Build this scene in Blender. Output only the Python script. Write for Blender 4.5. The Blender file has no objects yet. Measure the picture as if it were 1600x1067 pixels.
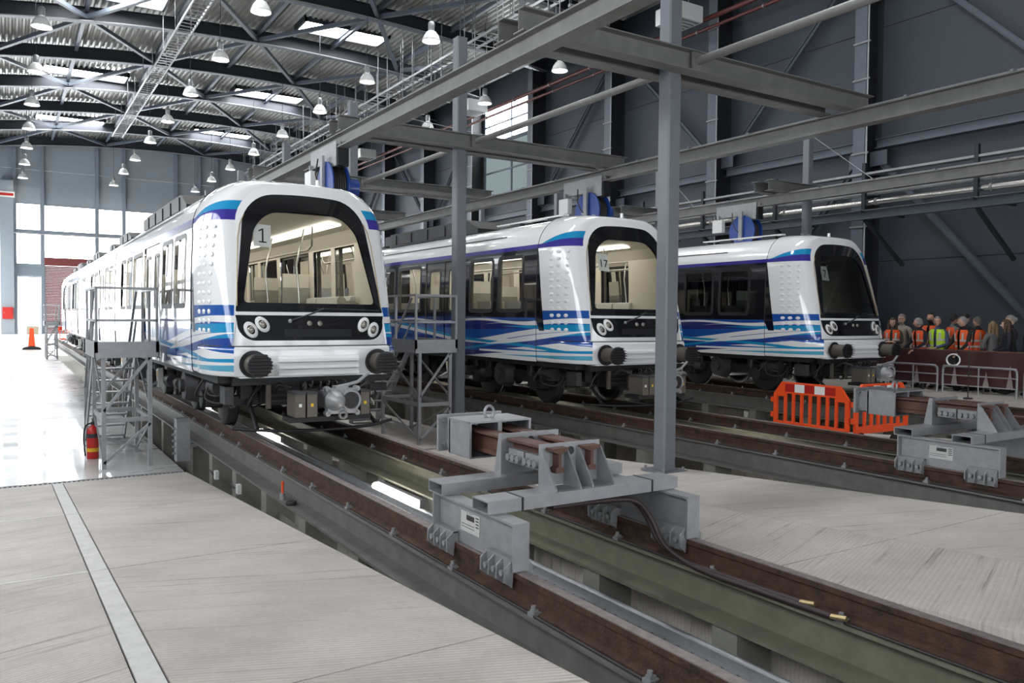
import bpy, bmesh, math, random
from mathutils import Vector, Matrix
random.seed(7)
PI = math.pi
sc = bpy.context.scene
COL = sc.collection

# ------------------------------------------------------------ camera
def cam_axes(yaw, pitch, roll):
    f = Vector((math.sin(yaw)*math.cos(pitch), math.cos(yaw)*math.cos(pitch), math.sin(pitch)))
    r = Vector((math.cos(yaw), -math.sin(yaw), 0)); u = r.cross(f)
    r2 = r*math.cos(roll)+u*math.sin(roll); u2 = -r*math.sin(roll)+u*math.cos(roll)
    return r2, u2, f
CR, CU, CF = cam_axes(math.radians(32.39), math.radians(-1.76), math.radians(.537))
cd = bpy.data.cameras.new('camera'); cam = bpy.data.objects.new('camera', cd); COL.objects.link(cam)
cd.sensor_width = 36; cd.lens = 36*1246/1600; cd.clip_end = 400; cd.clip_start = .05
M = Matrix((CR, CU, -CF)).transposed().to_4x4(); M.translation = Vector((0, 0, 1.61)); cam.matrix_world = M
sc.camera = cam
# ------------------------------------------------------------ world, light, exposure
w = bpy.data.worlds.new('overcast_sky'); sc.world = w; w.use_nodes = True
w.node_tree.nodes['Background'].inputs[0].default_value = (.93, .96, 1.0, 1)
w.node_tree.nodes['Background'].inputs[1].default_value = 2.5
sc.view_settings.view_transform = 'Standard'; sc.view_settings.look = 'None'
sc.view_settings.gamma = 1; sc.view_settings.use_curve_mapping = False
sc.view_settings.exposure = 1.08
E_WIN_BACK, E_WIN_LEFT, E_SKY, E_LAMP, E_CAR, E_PIT = 9.0, 3.2, 16.0, 16.0, 2.8, 11.0

# ------------------------------------------------------------ materials
MATS = {}
def mat(name, col, rough=.6, metal=0., noise=0., nscale=8., bump=0., bscale=40., coat=0., stretch=None, col2=None, emit=None, estr=0., alpha=None, spec=None):
    m = bpy.data.materials.new(name); MATS[name] = m; m.use_nodes = True
    nt = m.node_tree; b = nt.nodes['Principled BSDF']
    c = (*col, 1)
    b.inputs['Base Color'].default_value = c; b.inputs['Roughness'].default_value = rough; b.inputs['Metallic'].default_value = metal
    if coat: b.inputs['Coat Weight'].default_value = coat; b.inputs['Coat Roughness'].default_value = .04
    if spec is not None: b.inputs['Specular IOR Level'].default_value = spec
    if emit: b.inputs['Emission Color'].default_value = (*emit, 1); b.inputs['Emission Strength'].default_value = estr
    if noise or bump:
        tc = nt.nodes.new('ShaderNodeTexCoord'); mp = nt.nodes.new('ShaderNodeMapping')
        nt.links.new(tc.outputs['Object'], mp.inputs[0])
        if stretch: mp.inputs['Scale'].default_value = stretch
        if noise:
            n = nt.nodes.new('ShaderNodeTexNoise'); n.inputs['Scale'].default_value = nscale; n.inputs['Detail'].default_value = 6; n.inputs['Roughness'].default_value = .65
            nt.links.new(mp.outputs[0], n.inputs['Vector'])
            rp = nt.nodes.new('ShaderNodeValToRGB'); rp.color_ramp.elements[0].position = .3; rp.color_ramp.elements[1].position = .72
            d = col2 or tuple(max(0, v*(1-noise)) for v in col)
            rp.color_ramp.elements[0].color = (*d, 1); rp.color_ramp.elements[1].color = c
            nt.links.new(n.outputs['Fac'], rp.inputs[0]); nt.links.new(rp.outputs[0], b.inputs['Base Color'])
        if bump:
            n2 = nt.nodes.new('ShaderNodeTexNoise'); n2.inputs['Scale'].default_value = bscale; n2.inputs['Detail'].default_value = 4
            nt.links.new(mp.outputs[0], n2.inputs['Vector'])
            bp = nt.nodes.new('ShaderNodeBump'); bp.inputs['Strength'].default_value = bump; bp.inputs['Distance'].default_value = .02
            nt.links.new(n2.outputs['Fac'], bp.inputs['Height']); nt.links.new(bp.outputs[0], b.inputs['Normal'])
    return m
def emis(name, col, s):
    m = bpy.data.materials.new(name); MATS[name] = m; m.use_nodes = True; nt = m.node_tree
    nt.nodes.remove(nt.nodes['Principled BSDF']); e = nt.nodes.new('ShaderNodeEmission')
    e.inputs[0].default_value = (*col, 1); e.inputs[1].default_value = s
    nt.links.new(e.outputs[0], nt.nodes['Material Output'].inputs[0]); return m
def glass(name, tint, ior=1.45, rough=.02):
    m = bpy.data.materials.new(name); MATS[name] = m; m.use_nodes = True; nt = m.node_tree
    nt.nodes.remove(nt.nodes['Principled BSDF'])
    t = nt.nodes.new('ShaderNodeBsdfTransparent'); t.inputs[0].default_value = (*tint, 1)
    g = nt.nodes.new('ShaderNodeBsdfGlossy'); g.inputs['Roughness'].default_value = rough
    fr = nt.nodes.new('ShaderNodeFresnel'); fr.inputs[0].default_value = ior
    mx = nt.nodes.new('ShaderNodeMixShader'); nt.links.new(fr.outputs[0], mx.inputs[0]); nt.links.new(t.outputs[0], mx.inputs[1]); nt.links.new(g.outputs[0], mx.inputs[2])
    nt.links.new(mx.outputs[0], nt.nodes['Material Output'].inputs[0]); return m

mat('galv', (.35, .357, .37), .48, .55, .22, 9, .08, 60)
mat('galv_cast', (.30, .304, .31), .58, .4, .25, 14, .25, 90)
mat('grey_paint', (.17, .185, .21), .5, .0, .12, 5)
mat('beam_grey', (.23, .228, .222), .45, .25, .25, 4)
mat('dark_steel', (.028, .033, .042), .5, .2, .2, 3)
mat('steel_blue', (.105, .125, .155), .5, .1, .12, 3)
mat('end_steel_haze', (.22, .26, .31), .5, .1, .1, 3)  # lighter copy of the wall steel, haze mixed into the colour
mat('col_shade', (.014, .016, .02), .6)  # near-black colour stands for the unlit side of the wall columns
mat('rust_rail', (.095, .046, .026), .75, .2, .6, 9, .4, 60, col2=(.018, .010, .008))
mat('rail_head', (.36, .31, .30), .42, .5, .45, 14)
mat('rust_beam', (.15, .072, .052), .6, .2, .45, 8, .1, 50)
mat('girder', (.20, .195, .185), .5, .35, .35, 5)
mat('girder_olive', (.205, .20, .145), .5, .2, .35, 5)
mat('pillar', (.27, .27, .24), .6, .2, .3, 4)
mat('concrete_pit', (.42, .41, .36), .8, 0, .3, 3, .2, 30)
mat('stripe_conc', (.66, .65, .63), .7, 0, .2, 9, .2, 60)
mat('black', (.012, .012, .014), .5)
mat('rubber', (.02, .02, .022), .7)
mat('black_gloss', (.008, .008, .010), .12, 0, coat=1)
mat('dark_equip', (.018, .019, .021), .55, .3, .5, 9)
mat('mid_equip', (.055, .056, .06), .55, .3, .4, 9)
mat('equip_box', (.13, .115, .095), .5, .3, .25, 12)
mat('white_paint', (.80, .81, .82), .22, 0, coat=.6)
mat('white_matt', (.72, .73, .72), .5)
mat('cream', (.80, .75, .64), .45)
mat('cream_seat', (.70, .68, .62), .3, 0, .3, 30, .6, 40)
mat('floor_car', (.18, .18, .19), .5)
mat('steel_bright', (.72, .70, .66), .25, 1.)
mat('blue_reel', (.015, .06, .30), .35, 0, .15, 6, coat=.3)
mat('orange', (.85, .085, .015), .4)
mat('red_stripe', (.42, .015, .012), .4)
mat('white_stripe', (.80, .80, .78), .4)
mat('red_paint', (.50, .02, .015), .4)
mat('red_pipe', (.10, .022, .018), .45)
mat('roller_red', (.17, .035, .035), .55)
mat('yellow', (.75, .45, .02), .5)
mat('paper', (.82, .82, .80), .7)
mat('ink', (.01, .01, .012), .6)
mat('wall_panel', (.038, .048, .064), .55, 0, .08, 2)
mat('end_panel', (.30, .345, .385), .55, 0, .08, 2)  # grey-blue lightened to carry the haze over the end wall
mat('brass', (.45, .34, .18), .4, .8)
mat('cable', (.02, .018, .018), .55)
mat('cable_red', (.032, .017, .018), .55, 0, .5, 120)
mat('white_cable', (.6, .6, .56), .5)
mat('lens', (.30, .28, .24), .2, .3)
mat('bag_tan', (.55, .48, .36), .8, 0, .3, 20)
emis('win_back', (.93, .97, 1.0), E_WIN_BACK)
emis('win_left', (.95, .98, 1.0), E_WIN_LEFT)
emis('win_dim', (.55, .68, .72), .22)
emis('skylight', (.97, .985, 1.0), E_SKY)
emis('lamp_glow', (1.0, .95, .86), E_LAMP)
emis('car_light', (1.0, .95, .85), E_CAR)
emis('pit_light', (1.0, .98, .90), E_PIT)
emis('amber_window', (1.0, .75, .3), 1.2)
glass('wind_glass', (.93, .95, .93)); glass('side_glass', (.80, .82, .80)); glass('unlit_glass', (.30, .33, .33), 1.55); glass('unlit_screen_glass', (.62, .66, .64))  # last two: clear panes darkened to suggest the farthest train's unlit interior
glass('plastic_film', (.80, .82, .82), 1.5, .15)

def deck_mat():
    m = mat('deck', (.36, .36, .34), .45, .55, .15, 2); return m
deck_mat()
def concrete(name, base, dark, groove, ang=0.):
    m = mat(name, base, .62); nt = m.node_tree; b = nt.nodes['Principled BSDF']
    tc = nt.nodes.new('ShaderNodeTexCoord')
    ro = nt.nodes.new('ShaderNodeMapping'); ro.inputs['Rotation'].default_value = (0, 0, -math.radians(ang)); nt.links.new(tc.outputs['Object'], ro.inputs[0])
    def nz(scale, sx, sy, detail=6):
        mp = nt.nodes.new('ShaderNodeMapping'); mp.inputs['Scale'].default_value = (sx, sy, 1); nt.links.new(ro.outputs[0], mp.inputs[0])
        n = nt.nodes.new('ShaderNodeTexNoise'); n.inputs['Scale'].default_value = scale; n.inputs['Detail'].default_value = detail; n.inputs['Roughness'].default_value = .65
        nt.links.new(mp.outputs[0], n.inputs[0]); return n
    def ramp(n, p0, p1, c0, c1):
        r = nt.nodes.new('ShaderNodeValToRGB'); r.color_ramp.elements[0].position = p0; r.color_ramp.elements[1].position = p1
        r.color_ramp.elements[0].color = (*c0, 1); r.color_ramp.elements[1].color = (*c1, 1); nt.links.new(n.outputs['Fac'], r.inputs[0]); return r
    r1 = ramp(nz(1.1, 1, 1.4), .3, .7, dark, base)
    r2 = ramp(nz(2.2, .3, 9, 5), .30, .42, (.55, .53, .51), (1, 1, 1))      # broom streaks running across
    r3 = ramp(nz(30, 1, 1, 3), .2, .6, (.86, .86, .86), (1, 1, 1))
    def mul(a, c):
        x = nt.nodes.new('ShaderNodeMixRGB'); x.blend_type = 'MULTIPLY'; x.inputs[0].default_value = 1
        nt.links.new(a.outputs[0], x.inputs[1]); nt.links.new(c.outputs[0], x.inputs[2]); return x
    wv = nt.nodes.new('ShaderNodeTexWave'); wv.bands_direction = 'Y'; wv.inputs['Scale'].default_value = groove; wv.inputs['Distortion'].default_value = .6; wv.inputs['Detail'].default_value = 1
    nt.links.new(ro.outputs[0], wv.inputs[0])
    r4 = ramp(wv, .0, .35, (.90, .89, .88), (1, 1, 1))
    o = mul(mul(mul(r1, r2), r3), r4); nt.links.new(o.outputs[0], b.inputs['Base Color'])
    bp = nt.nodes.new('ShaderNodeBump'); bp.inputs['Strength'].default_value = .5; bp.inputs['Distance'].default_value = .006
    nt.links.new(wv.outputs['Fac'], bp.inputs['Height']); nt.links.new(bp.outputs[0], b.inputs['Normal'])
    return m
concrete('conc_left', (.57, .53, .49), (.39, .355, .325), 9., 18); concrete('conc_left_b', (.57, .53, .49), (.41, .375, .345), 9., -26)
concrete('conc_mid', (.64, .60, .555), (.47, .435, .40), 9., 21); concrete('conc_mid_b', (.64, .60, .555), (.49, .455, .42), 9., -21)
m = mat('floor_shine', (.56, .56, .55), .16, 0, .3, .8, .0, coat=.5)
rr = m.node_tree; nn = rr.nodes.new('ShaderNodeTexNoise'); nn.inputs['Scale'].default_value = .9; nn.inputs['Detail'].default_value = 7
tcc = rr.nodes.new('ShaderNodeTexCoord'); mpp = rr.nodes.new('ShaderNodeMapping'); mpp.inputs['Scale'].default_value = (.5, 1.2, 1); rr.links.new(tcc.outputs['Object'], mpp.inputs[0]); rr.links.new(mpp.outputs[0], nn.inputs[0])
mr = rr.nodes.new('ShaderNodeMapRange'); mr.inputs[1].default_value = .35; mr.inputs[2].default_value = .7; mr.inputs[3].default_value = .22; mr.inputs[4].default_value = .55
rr.links.new(nn.outputs['Fac'], mr.inputs[0]); rr.links.new(mr.outputs[0], rr.nodes['Principled BSDF'].inputs['Roughness'])

# ------------------------------------------------------------ mesh helpers
class MB:
    def __init__(s): s.v = []; s.f = []; s.sm = []
    def add(s, vs, fs, smooth=False):
        n = len(s.v); s.v += [tuple(p) for p in vs]; s.f += [tuple(i+n for i in f) for f in fs]; s.sm += [smooth]*len(fs); return s
    def box(s, x0, x1, y0, y1, z0, z1):
        return s.add([(x0,y0,z0),(x1,y0,z0),(x1,y1,z0),(x0,y1,z0),(x0,y0,z1),(x1,y0,z1),(x1,y1,z1),(x0,y1,z1)],
                     [(0,3,2,1),(4,5,6,7),(0,1,5,4),(1,2,6,5),(2,3,7,6),(3,0,4,7)])
    def cbox(s, c, sx, sy, sz): return s.box(c[0]-sx/2, c[0]+sx/2, c[1]-sy/2, c[1]+sy/2, c[2]-sz/2, c[2]+sz/2)
    def bar(s, p0, p1, w, h, up=(0,0,1)):
        """rectangular bar between two points, w across, h along up"""
        p0 = Vector(p0); p1 = Vector(p1); d = (p1-p0).normalized(); up = Vector(up)
        if abs(d.dot(up)) > .98: up = Vector((0,1,0))
        a = d.cross(up).normalized(); b = a.cross(d).normalized()
        vs = []
        for p in (p0, p1):
            for i, j in ((-1,-1),(1,-1),(1,1),(-1,1)): vs.append(p+a*(i*w/2)+b*(j*h/2))
        return s.add(vs, [(0,1,2,3)[::-1],(4,5,6,7),(0,1,5,4),(1,2,6,5),(2,3,7,6),(3,0,4,7)])
    def prof(s, p0, p1, pts, up=(0,0,1), smooth=False):
        """closed 2d profile (a across, b along up) swept from p0 to p1"""
        p0 = Vector(p0); p1 = Vector(p1); d = (p1-p0).normalized(); up = Vector(up)
        if abs(d.dot(up)) > .98: up = Vector((0,1,0))
        a = d.cross(up).normalized(); b = a.cross(d).normalized(); n = len(pts)
        vs = [p+a*x+b*y for p in (p0, p1) for x, y in pts]
        s.add(vs, [(i, (i+1)%n, n+(i+1)%n, n+i) for i in range(n)], smooth)
        return s.add(vs, [tuple(range(n))[::-1], tuple(range(n, 2*n))])
    def ibeam(s, p0, p1, h, w, tf=.015, tw=.012, up=(0,0,1)):
        x, y, t = w/2, h/2, tw/2
        return s.prof(p0, p1, [(-x,-y),(x,-y),(x,-y+tf),(t,-y+tf),(t,y-tf),(x,y-tf),(x,y),(-x,y),(-x,y-tf),(-t,y-tf),(-t,-y+tf),(-x,-y+tf)], up)
    def cyl(s, p0, p1, r0, r1=None, n=14, caps=True, smooth=True):
        if r1 is None: r1 = r0
        p0 = Vector(p0); p1 = Vector(p1); d = (p1-p0).normalized(); up = Vector((0,0,1))
        if abs(d.z) > .95: up = Vector((1,0,0))
        a = d.cross(up).normalized(); b = a.cross(d)
        vs = [p+(a*math.cos(2*PI*i/n)+b*math.sin(2*PI*i/n))*r for p, r in ((p0,r0),(p1,r1)) for i in range(n)]
        s.add(vs, [(i, n+i, n+(i+1)%n, (i+1)%n) for i in range(n)], smooth)
        if caps: s.add(vs, [tuple(range(n)), tuple(range(n,2*n))[::-1]])
        return s
    def tube(s, pts, r, n=8, closed=False):
        pts = [Vector(p) for p in pts]; k = len(pts); rings = []
        prev = None
        for i, p in enumerate(pts):
            d = (pts[(i+1)%k if closed else min(i+1,k-1)]-pts[i-1 if (i or closed) else 0]).normalized()
            if prev is None:
                up = Vector((0,0,1)) if abs(d.z) < .9 else Vector((1,0,0)); a = d.cross(up).normalized()
            else:
                a = (prev-d*prev.dot(d)).normalized()
            prev = a; b = a.cross(d)
            rings += [p+(a*math.cos(2*PI*j/n)+b*math.sin(2*PI*j/n))*r for j in range(n)]
        fs = [(i*n+j, (i+1)%k*n+j, (i+1)%k*n+(j+1)%n, i*n+(j+1)%n) for i in range(k if closed else k-1) for j in range(n)]
        s.add(rings, fs, True)
        if not closed: s.add(rings, [tuple(range(n)), tuple(range((k-1)*n, k*n))[::-1]])
        return s
    def lathe(s, prof, c=(0,0,0), n=20, axis='z', caps=False):
        vs = []
        for r, h in prof:
            for i in range(n):
                x, y = r*math.cos(2*PI*i/n), r*math.sin(2*PI*i/n)
                p = {'z':(x,y,h),'y':(x,h,y),'x':(h,x,y)}[axis]
                vs.append((p[0]+c[0], p[1]+c[1], p[2]+c[2]))
        k = len(prof)
        s.add(vs, [(i*n+j, i*n+(j+1)%n, (i+1)*n+(j+1)%n, (i+1)*n+j) for i in range(k-1) for j in range(n)], True)
        if caps: s.add(vs, [tuple(range(n))[::-1], tuple(range((k-1)*n, k*n))])
        return s
    def prism(s, poly, axis, a, b):
        """poly 2d extruded along axis: x->(y,z) y->(x,z) z->(x,y)"""
        n = len(poly); mk = {'x': lambda p, t: (t, p[0], p[1]), 'y': lambda p, t: (p[0], t, p[1]), 'z': lambda p, t: (p[0], p[1], t)}[axis]
        vs = [mk(p, t) for t in (a, b) for p in poly]
        return s.add(vs, [tuple(range(n))[::-1], tuple(range(n,2*n))]+[(i,(i+1)%n,n+(i+1)%n,n+i) for i in range(n)])
    def ball(s, c, r, n=10, sx=1, sy=1, sz=1):
        pr = [(max(1e-4, math.sin(PI*i/n))*r, -math.cos(PI*i/n)*r) for i in range(n+1)]
        m0 = len(s.v); s.lathe(pr, (0,0,0), n+4)
        s.v[m0:] = [(x*sx+c[0], y*sy+c[1], z*sz+c[2]) for x, y, z in s.v[m0:]]
        return s
    def mesh(s, name, m, fix=True):
        me = bpy.data.meshes.new(name); me.from_pydata(s.v, [], s.f); me.update()
        me.polygons.foreach_set('use_smooth', s.sm)
        if fix:
            bm = bmesh.new(); bm.from_mesh(me); bmesh.ops.recalc_face_normals(bm, faces=bm.faces); bm.to_mesh(me); bm.free()
        if m is not None: me.materials.append(MATS[m])
        return me
    def build(s, name, m, parent=None, loc=None, fix=True):
        return link(name, s.mesh(name, m, fix), parent, loc)
def link(name, me, parent=None, loc=None, rot=None):
    o = bpy.data.objects.new(name, me); COL.objects.link(o)
    if parent: o.parent = parent
    if loc is not None: o.location = loc
    if rot is not None: o.rotation_euler = rot
    return o
def tag(o, label=None, cat=None, group=None, kind=None):
    if label: o['label'] = label
    if cat: o['category'] = cat
    if group: o['group'] = group
    if kind: o['kind'] = kind
    return o
def thing(name, label, cat, loc=(0,0,0), rz=0, group=None):
    o = link(name, None, None, loc, (0,0,rz)); o.empty_display_size = .1
    return tag(o, label, cat, group)
def struct(name, parent=None):
    o = link(name, None, parent); tag(o, kind='structure'); return o
ORD = ['first','second','third','fourth','fifth','sixth','seventh','eighth','ninth','tenth','eleventh','twelfth','thirteenth','fourteenth']
def ramp(Y):
    if Y > 51: return -.82+min(1, (Y-51)/11)*.82
    return -min(max(.07*(Y-1.5), 0), .82)
TX = (3.48, 9.38, 15.30)                 # track centres
NOSE = (10.33, 10.55, 10.40)             # train noses
# ============================================================ HALL SHELL
XL, XR, YN, YF = -4.0, 22.6, -12.0, 69.5
def arch(x): return 14.45-.006*(x-11.5)**2
BEAMY = [2.9+6*k for k in range(-2, 12)]

# ---- floors
floor = struct('floor')
JY = [-12, -8.25, -5.25, -2.25, .75, 3.75, 6.85, 9.85, 12.85]
def slab_mesh(x0, x1, y0, y1, zb=-1.7, n=None, g=.006):
    mb = MB(); n = n or max(1, int((y1-y0)/1.0)); ys = [y0+g+(y1-y0-2*g)*i/n for i in range(n+1)]
    top = [(x, y, ramp(y)) for y in ys for x in (x0+g, x1-g)]
    k = len(top); bot = [(x, y, zb) for x, y, z in top]
    fs = [(2*i, 2*i+1, 2*i+3, 2*i+2) for i in range(n)]+[(2*i, 2*i+2, k+2*i+2, k+2*i) for i in range(n)]+[(2*i+1, k+2*i+1, k+2*i+3, 2*i+3) for i in range(n)]
    fs += [(0, k, k+1, 1), (2*n, 2*n+1, k+2*n+1, k+2*n)]
    return mb.add(top+bot, fs)
for a, b in zip(JY, JY[1:]):
    for x0, x1, mm in ((XL, -1.7, 'conc_left'), (-1.7, .52, 'conc_left'), (.52, .655, 'stripe_conc'), (.655, 2.30, 'conc_left_b'), (4.52, 6.04, 'conc_mid'), (6.04, 7.86, 'conc_mid_b'), (10.42, 12.1, 'conc_mid'), (12.1, 13.78, 'conc_mid_b')):
        slab_mesh(x0, x1, a, b).build('slab', mm, floor)
for x0, x1 in ((XL, 2.30), (4.52, 7.86), (10.42, 13.78)):
    slab_mesh(x0, x1, 13.06, 51, n=2).build('slab', 'floor_shine' if x0 < 0 else 'conc_mid', floor)
    slab_mesh(x0, x1, 51, YF, n=18).build('slab', 'conc_mid', floor)
    MB().box(x0, x1, 12.85, 13.06, -1.7, -.95).build('drain_trough', 'black', floor)
    if x0 < 0: MB().box(.30, .42, 51.5, 62, -.35, -.34).build('joint_strip', 'stripe_conc', floor)
for y0 in (-12, 8, 28, 48):
    MB().box(16.32, XR, y0+.006, min(y0+20, YF)-.006, -1.7, -.02).build('slab', 'conc_mid', floor)
for x0, x1 in ((2.30, 4.52), (7.86, 10.42), (13.78, 16.32)):
    MB().box(x0, x1, YN, YF, -1.75, -1.62).build('pit_bed', 'concrete_pit', floor)
gr = MB()
for i in range(105): gr.box(XL+.02+i*.06, XL+.05+i*.06, 12.87, 13.04, -.86, -.812)
gr.box(XL, 2.28, 12.85, 12.87, -.86, -.81); gr.box(XL, 2.28, 13.04, 13.06, -.86, -.815)
go = gr.build('drain_grate', 'galv_cast', floor); go['kind'] = 'stuff'
gr = MB(); gr.box(1.95, 2.28, 14.35, 14.55, -.83, -.812); gr.build('drain_cover', 'galv_cast', floor)

for yj in (6.85, 9.85):
    MB().box(-1.69, .515, yj-.018, yj+.018, ramp(yj)-.01, ramp(yj)+.003).build('joint_filler', 'stripe_conc', floor)
MB().box(.655, 1.25, 9.835, 9.865, ramp(9.85)-.01, ramp(9.85)+.003).build('joint_filler', 'stripe_conc', floor)

# ---- roof: corrugated deck, skylights, purlins
ceiling = struct('ceiling')
SKY = [(x, y) for y in (12.4, 24.7, 36.9, 49.9, 62.3) for x in (3.8, 13.7)]
prof = []; x = XL-.2
while x < XR+.3:
    for dx, dz in ((0, 0), (.09, 0), (.13, .11), (.22, .11)): prof.append((x+dx, arch(x+dx)+.72+dz))
    x += .26
ycut = sorted({YN, YF}|{y+s*.72 for _, y in SKY for s in (-1, 1)})
mb = MB()
for y0, y1 in zip(ycut, ycut[1:]):
    hole = any(abs((y0+y1)/2-y) < .3 for _, y in SKY)
    for (xa, za), (xb, zb) in zip(prof, prof[1:]):
        if hole and any(abs((xa+xb)/2-sx) < 2.03 for sx, _ in SKY): continue
        mb.add([(xa,y0,za),(xb,y0,zb),(xb,y1,zb),(xa,y1,za)], [(0,1,2,3)])
mb.build('roof_deck', 'deck', ceiling, fix=False)
for i, (sx, sy) in enumerate(SKY):
    f = MB(); z = arch(sx)+.72
    for a, b in ((-2.1, -2.0), (2.0, 2.1)): f.box(sx+a, sx+b, sy-.8, sy+.8, z-.14, z+.12)
    for a, b in ((-.8, -.72), (.72, .8)): f.box(sx-2.1, sx+2.1, sy+a, sy+b, z-.14, z+.12)
    fo = f.build('window_%d' % (i+20), 'dark_steel', None); tag(fo, kind='structure')
    p = MB(); z2 = z-.06
    p.box(sx-2.0, sx+2.0, sy-.72, sy+.72, z2, z2+.02); p.build('skylight_pane', 'skylight', fo)
for yb in BEAMY:                                   # arched roof girders
    n = 26; o = struct('trim_%d' % (100+BEAMY.index(yb)))
    mb = MB(); xs = [XL+(XR-XL)*i/n for i in range(n+1)]
    for xa, xb in zip(xs, xs[1:]):
        za, zb = arch(xa), arch(xb)
        mb.add([(xa,yb-.008,za+.02),(xb,yb-.008,zb+.02),(xb,yb-.008,zb+.6),(xa,yb-.008,za+.6),(xa,yb+.008,za+.02),(xb,yb+.008,zb+.02),(xb,yb+.008,zb+.6),(xa,yb+.008,za+.6)], [(0,1,2,3),(7,6,5,4)])
    mb.build('girder_web', 'dark_steel', o, fix=False)
    for nm, d, mm in (('bottom_flange', 0, 'steel_blue'), ('top_flange', .6, 'dark_steel')):
        mb = MB()
        for xa, xb in zip(xs, xs[1:]):
            za, zb = arch(xa)+d, arch(xb)+d; q = .15
            mb.add([(xa,yb-q,za),(xb,yb-q,zb),(xb,yb+q,zb),(xa,yb+q,za),(xa,yb-q,za+.025),(xb,yb-q,zb+.025),(xb,yb+q,zb+.025),(xa,yb+q,za+.025)], [(0,1,2,3),(7,6,5,4),(0,4,5,1),(2,6,7,3)])
        mb.build(nm, mm, o)
    mb = MB().tube([(x, yb-.32, arch(x)-.02) for x in xs], .028, 6); mb.build('conduit', 'galv', o)
PX = (-.6, 3.0, 6.6, 10.2, 13.8, 17.4, 20.6)
for k, px in enumerate(PX):
    o = struct('trim_%d' % (130+k))
    for y0, y1 in zip(BEAMY, BEAMY[1:]):
        if y0 < 12: continue
        MB().ibeam((px, y0+.02, arch(px)+.52), (px, y1-.02, arch(px)+.52), .22, .16).build('purlin', 'steel_blue', o)
for k, (y0, y1) in enumerate(zip(BEAMY, BEAMY[1:])):
    if y0 < 18: continue
    o = struct('trim_%d' % (140+k)); s = k % 2
    for j in range(6):
        xa, xb = -.6+3.6*j, 3.0+3.6*j
        if xb > 21.2: continue
        ya, yb_ = (y0, y1) if (j+s) % 2 else (y1, y0)
        MB().bar((xa, ya, arch(xa)+.2), (xb, yb_, arch(xb)+.2), .17, .17).build('roof_brace', 'steel_blue', o)

# ---- end wall
wb = struct('wall_back')
def wpanel(x0, x1, z0, z1, nm='cladding_panel', mm='end_panel', y0=YF, t=.14): return MB().box(x0, x1, y0, y0+t, z0, z1).build(nm, mm, wb)
COLX = [.58, 2.35, 5.98, 7.86, 11.65, 13.43, 14.8, 18.4]
xsn = [XL, -2.2]+COLX+[XR]
for a, b in zip(xsn, xsn[1:]):
    wpanel(a+.01, b-.01, 9.65, 12.2); wpanel(a+.01, b-.01, 12.22, 15.4)
wpanel(-.34, .57, -.8, 9.63); wpanel(XL, -3.8, -.8, 9.63)
wpanel(.6, 2.33, 4.3, 5.2); wpanel(5.98, XR, -.8, 5.2)
for k, (x0, x1, z0, z1) in enumerate([(.66,2.2,7.78,9.65),(2.5,5.85,7.75,9.62),(6.12,7.74,7.75,9.6),(7.98,11.5,7.75,9.6),(11.8,13.3,7.75,9.6),(13.55,14.7,7.75,9.6),
                                      (.66,2.2,5.25,7.5),(2.5,5.85,5.75,7.5),(6.12,7.74,5.25,7.5),(7.98,11.5,5.25,7.5),(.74,2.14,.05,4.22),(-3.75,-.45,.1,4.2),(-3.75,-.45,5.25,7.5),(-3.75,-.45,7.78,9.6)]):
    wo = struct('window_%d' % (1+k))
    p = MB(); p.box(x0, x1, YF+.05, YF+.07, z0, z1); p.build('pane', 'win_back', wo)
    f = MB(); t = .07
    f.box(x0-t, x0, YF-.02, YF+.1, z0-t, z1+t); f.box(x1, x1+t, YF-.02, YF+.1, z0-t, z1+t); f.box(x0, x1, YF-.02, YF+.1, z0-t, z0); f.box(x0, x1, YF-.02, YF+.1, z1, z1+t)
    if x1-x0 > 2.5: f.box((x0+x1)/2-.03, (x0+x1)/2+.03, YF-.01, YF+.09, z0, z1)
    if z1-z0 > 3: f.box(x0, x1, YF-.01, YF+.09, 1.95, 2.02)
    f.build('window_frame', 'end_steel_haze', wo)
for k, cx in enumerate(COLX):
    o = struct('trim_%d' % (1+k)); MB().ibeam((cx, YF-.16, 0 if k != 1 else 0), (cx, YF-.16, 14.6), .3, .24, up=(0,1,0)).build('mullion_column', 'end_steel_haze', o)
o = struct('trim_20'); MB().box(XL, XR, YF-.34, YF-.10, 7.50, 7.74).build('transom_beam', 'end_steel_haze', o)
MB().cyl((XL, YF-.42, 7.45), (XR, YF-.42, 7.45), .05).build('transom_pipe', 'galv', o)
o = struct('trim_21'); MB().box(.6, 2.33, YF-.25, YF-.02, 4.42, 4.95).build('lintel', 'end_steel_haze', o)
o = struct('trim_22'); MB().box(-.32, .52, YF-.75, YF-.0, 0, 11.2).build('pier', 'end_panel', o)
d = struct('door_1'); mb = MB()
nsl = 44
for i in range(nsl):
    z0 = .02+i*5.1/nsl; MB().prism([(0, z0), (-.03, z0+.03), (-.03, z0+.10), (0, z0+5.1/nsl-.006)], 'x', 2.5, 5.86).build('slat', 'roller_red', d, (0, YF-.08, 0))
MB().box(2.45, 5.92, YF-.45, YF-.02, 5.14, 5.72).build('shutter_box', 'roller_red', d)
for a in (2.42, 5.86): MB().box(a, a+.08, YF-.2, YF-.02, 0, 5.14).build('guide_rail', 'galv', d)
cab = thing('fire_hose_cabinet', 'red fire hose cabinet on the pale pier of the end wall', 'cabinet', (.1, YF-.76, 1.13))
MB().box(-.33, .33, -.2, -.01, 0, .85).build('cabinet_body', 'red_paint', cab); MB().box(-.29, .29, -.22, -.2, .04, .81).build('cabinet_door', 'red_paint', cab); MB().box(-.24, -.20, -.25, -.22, .38, .48).build('latch', 'galv', cab)
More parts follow.
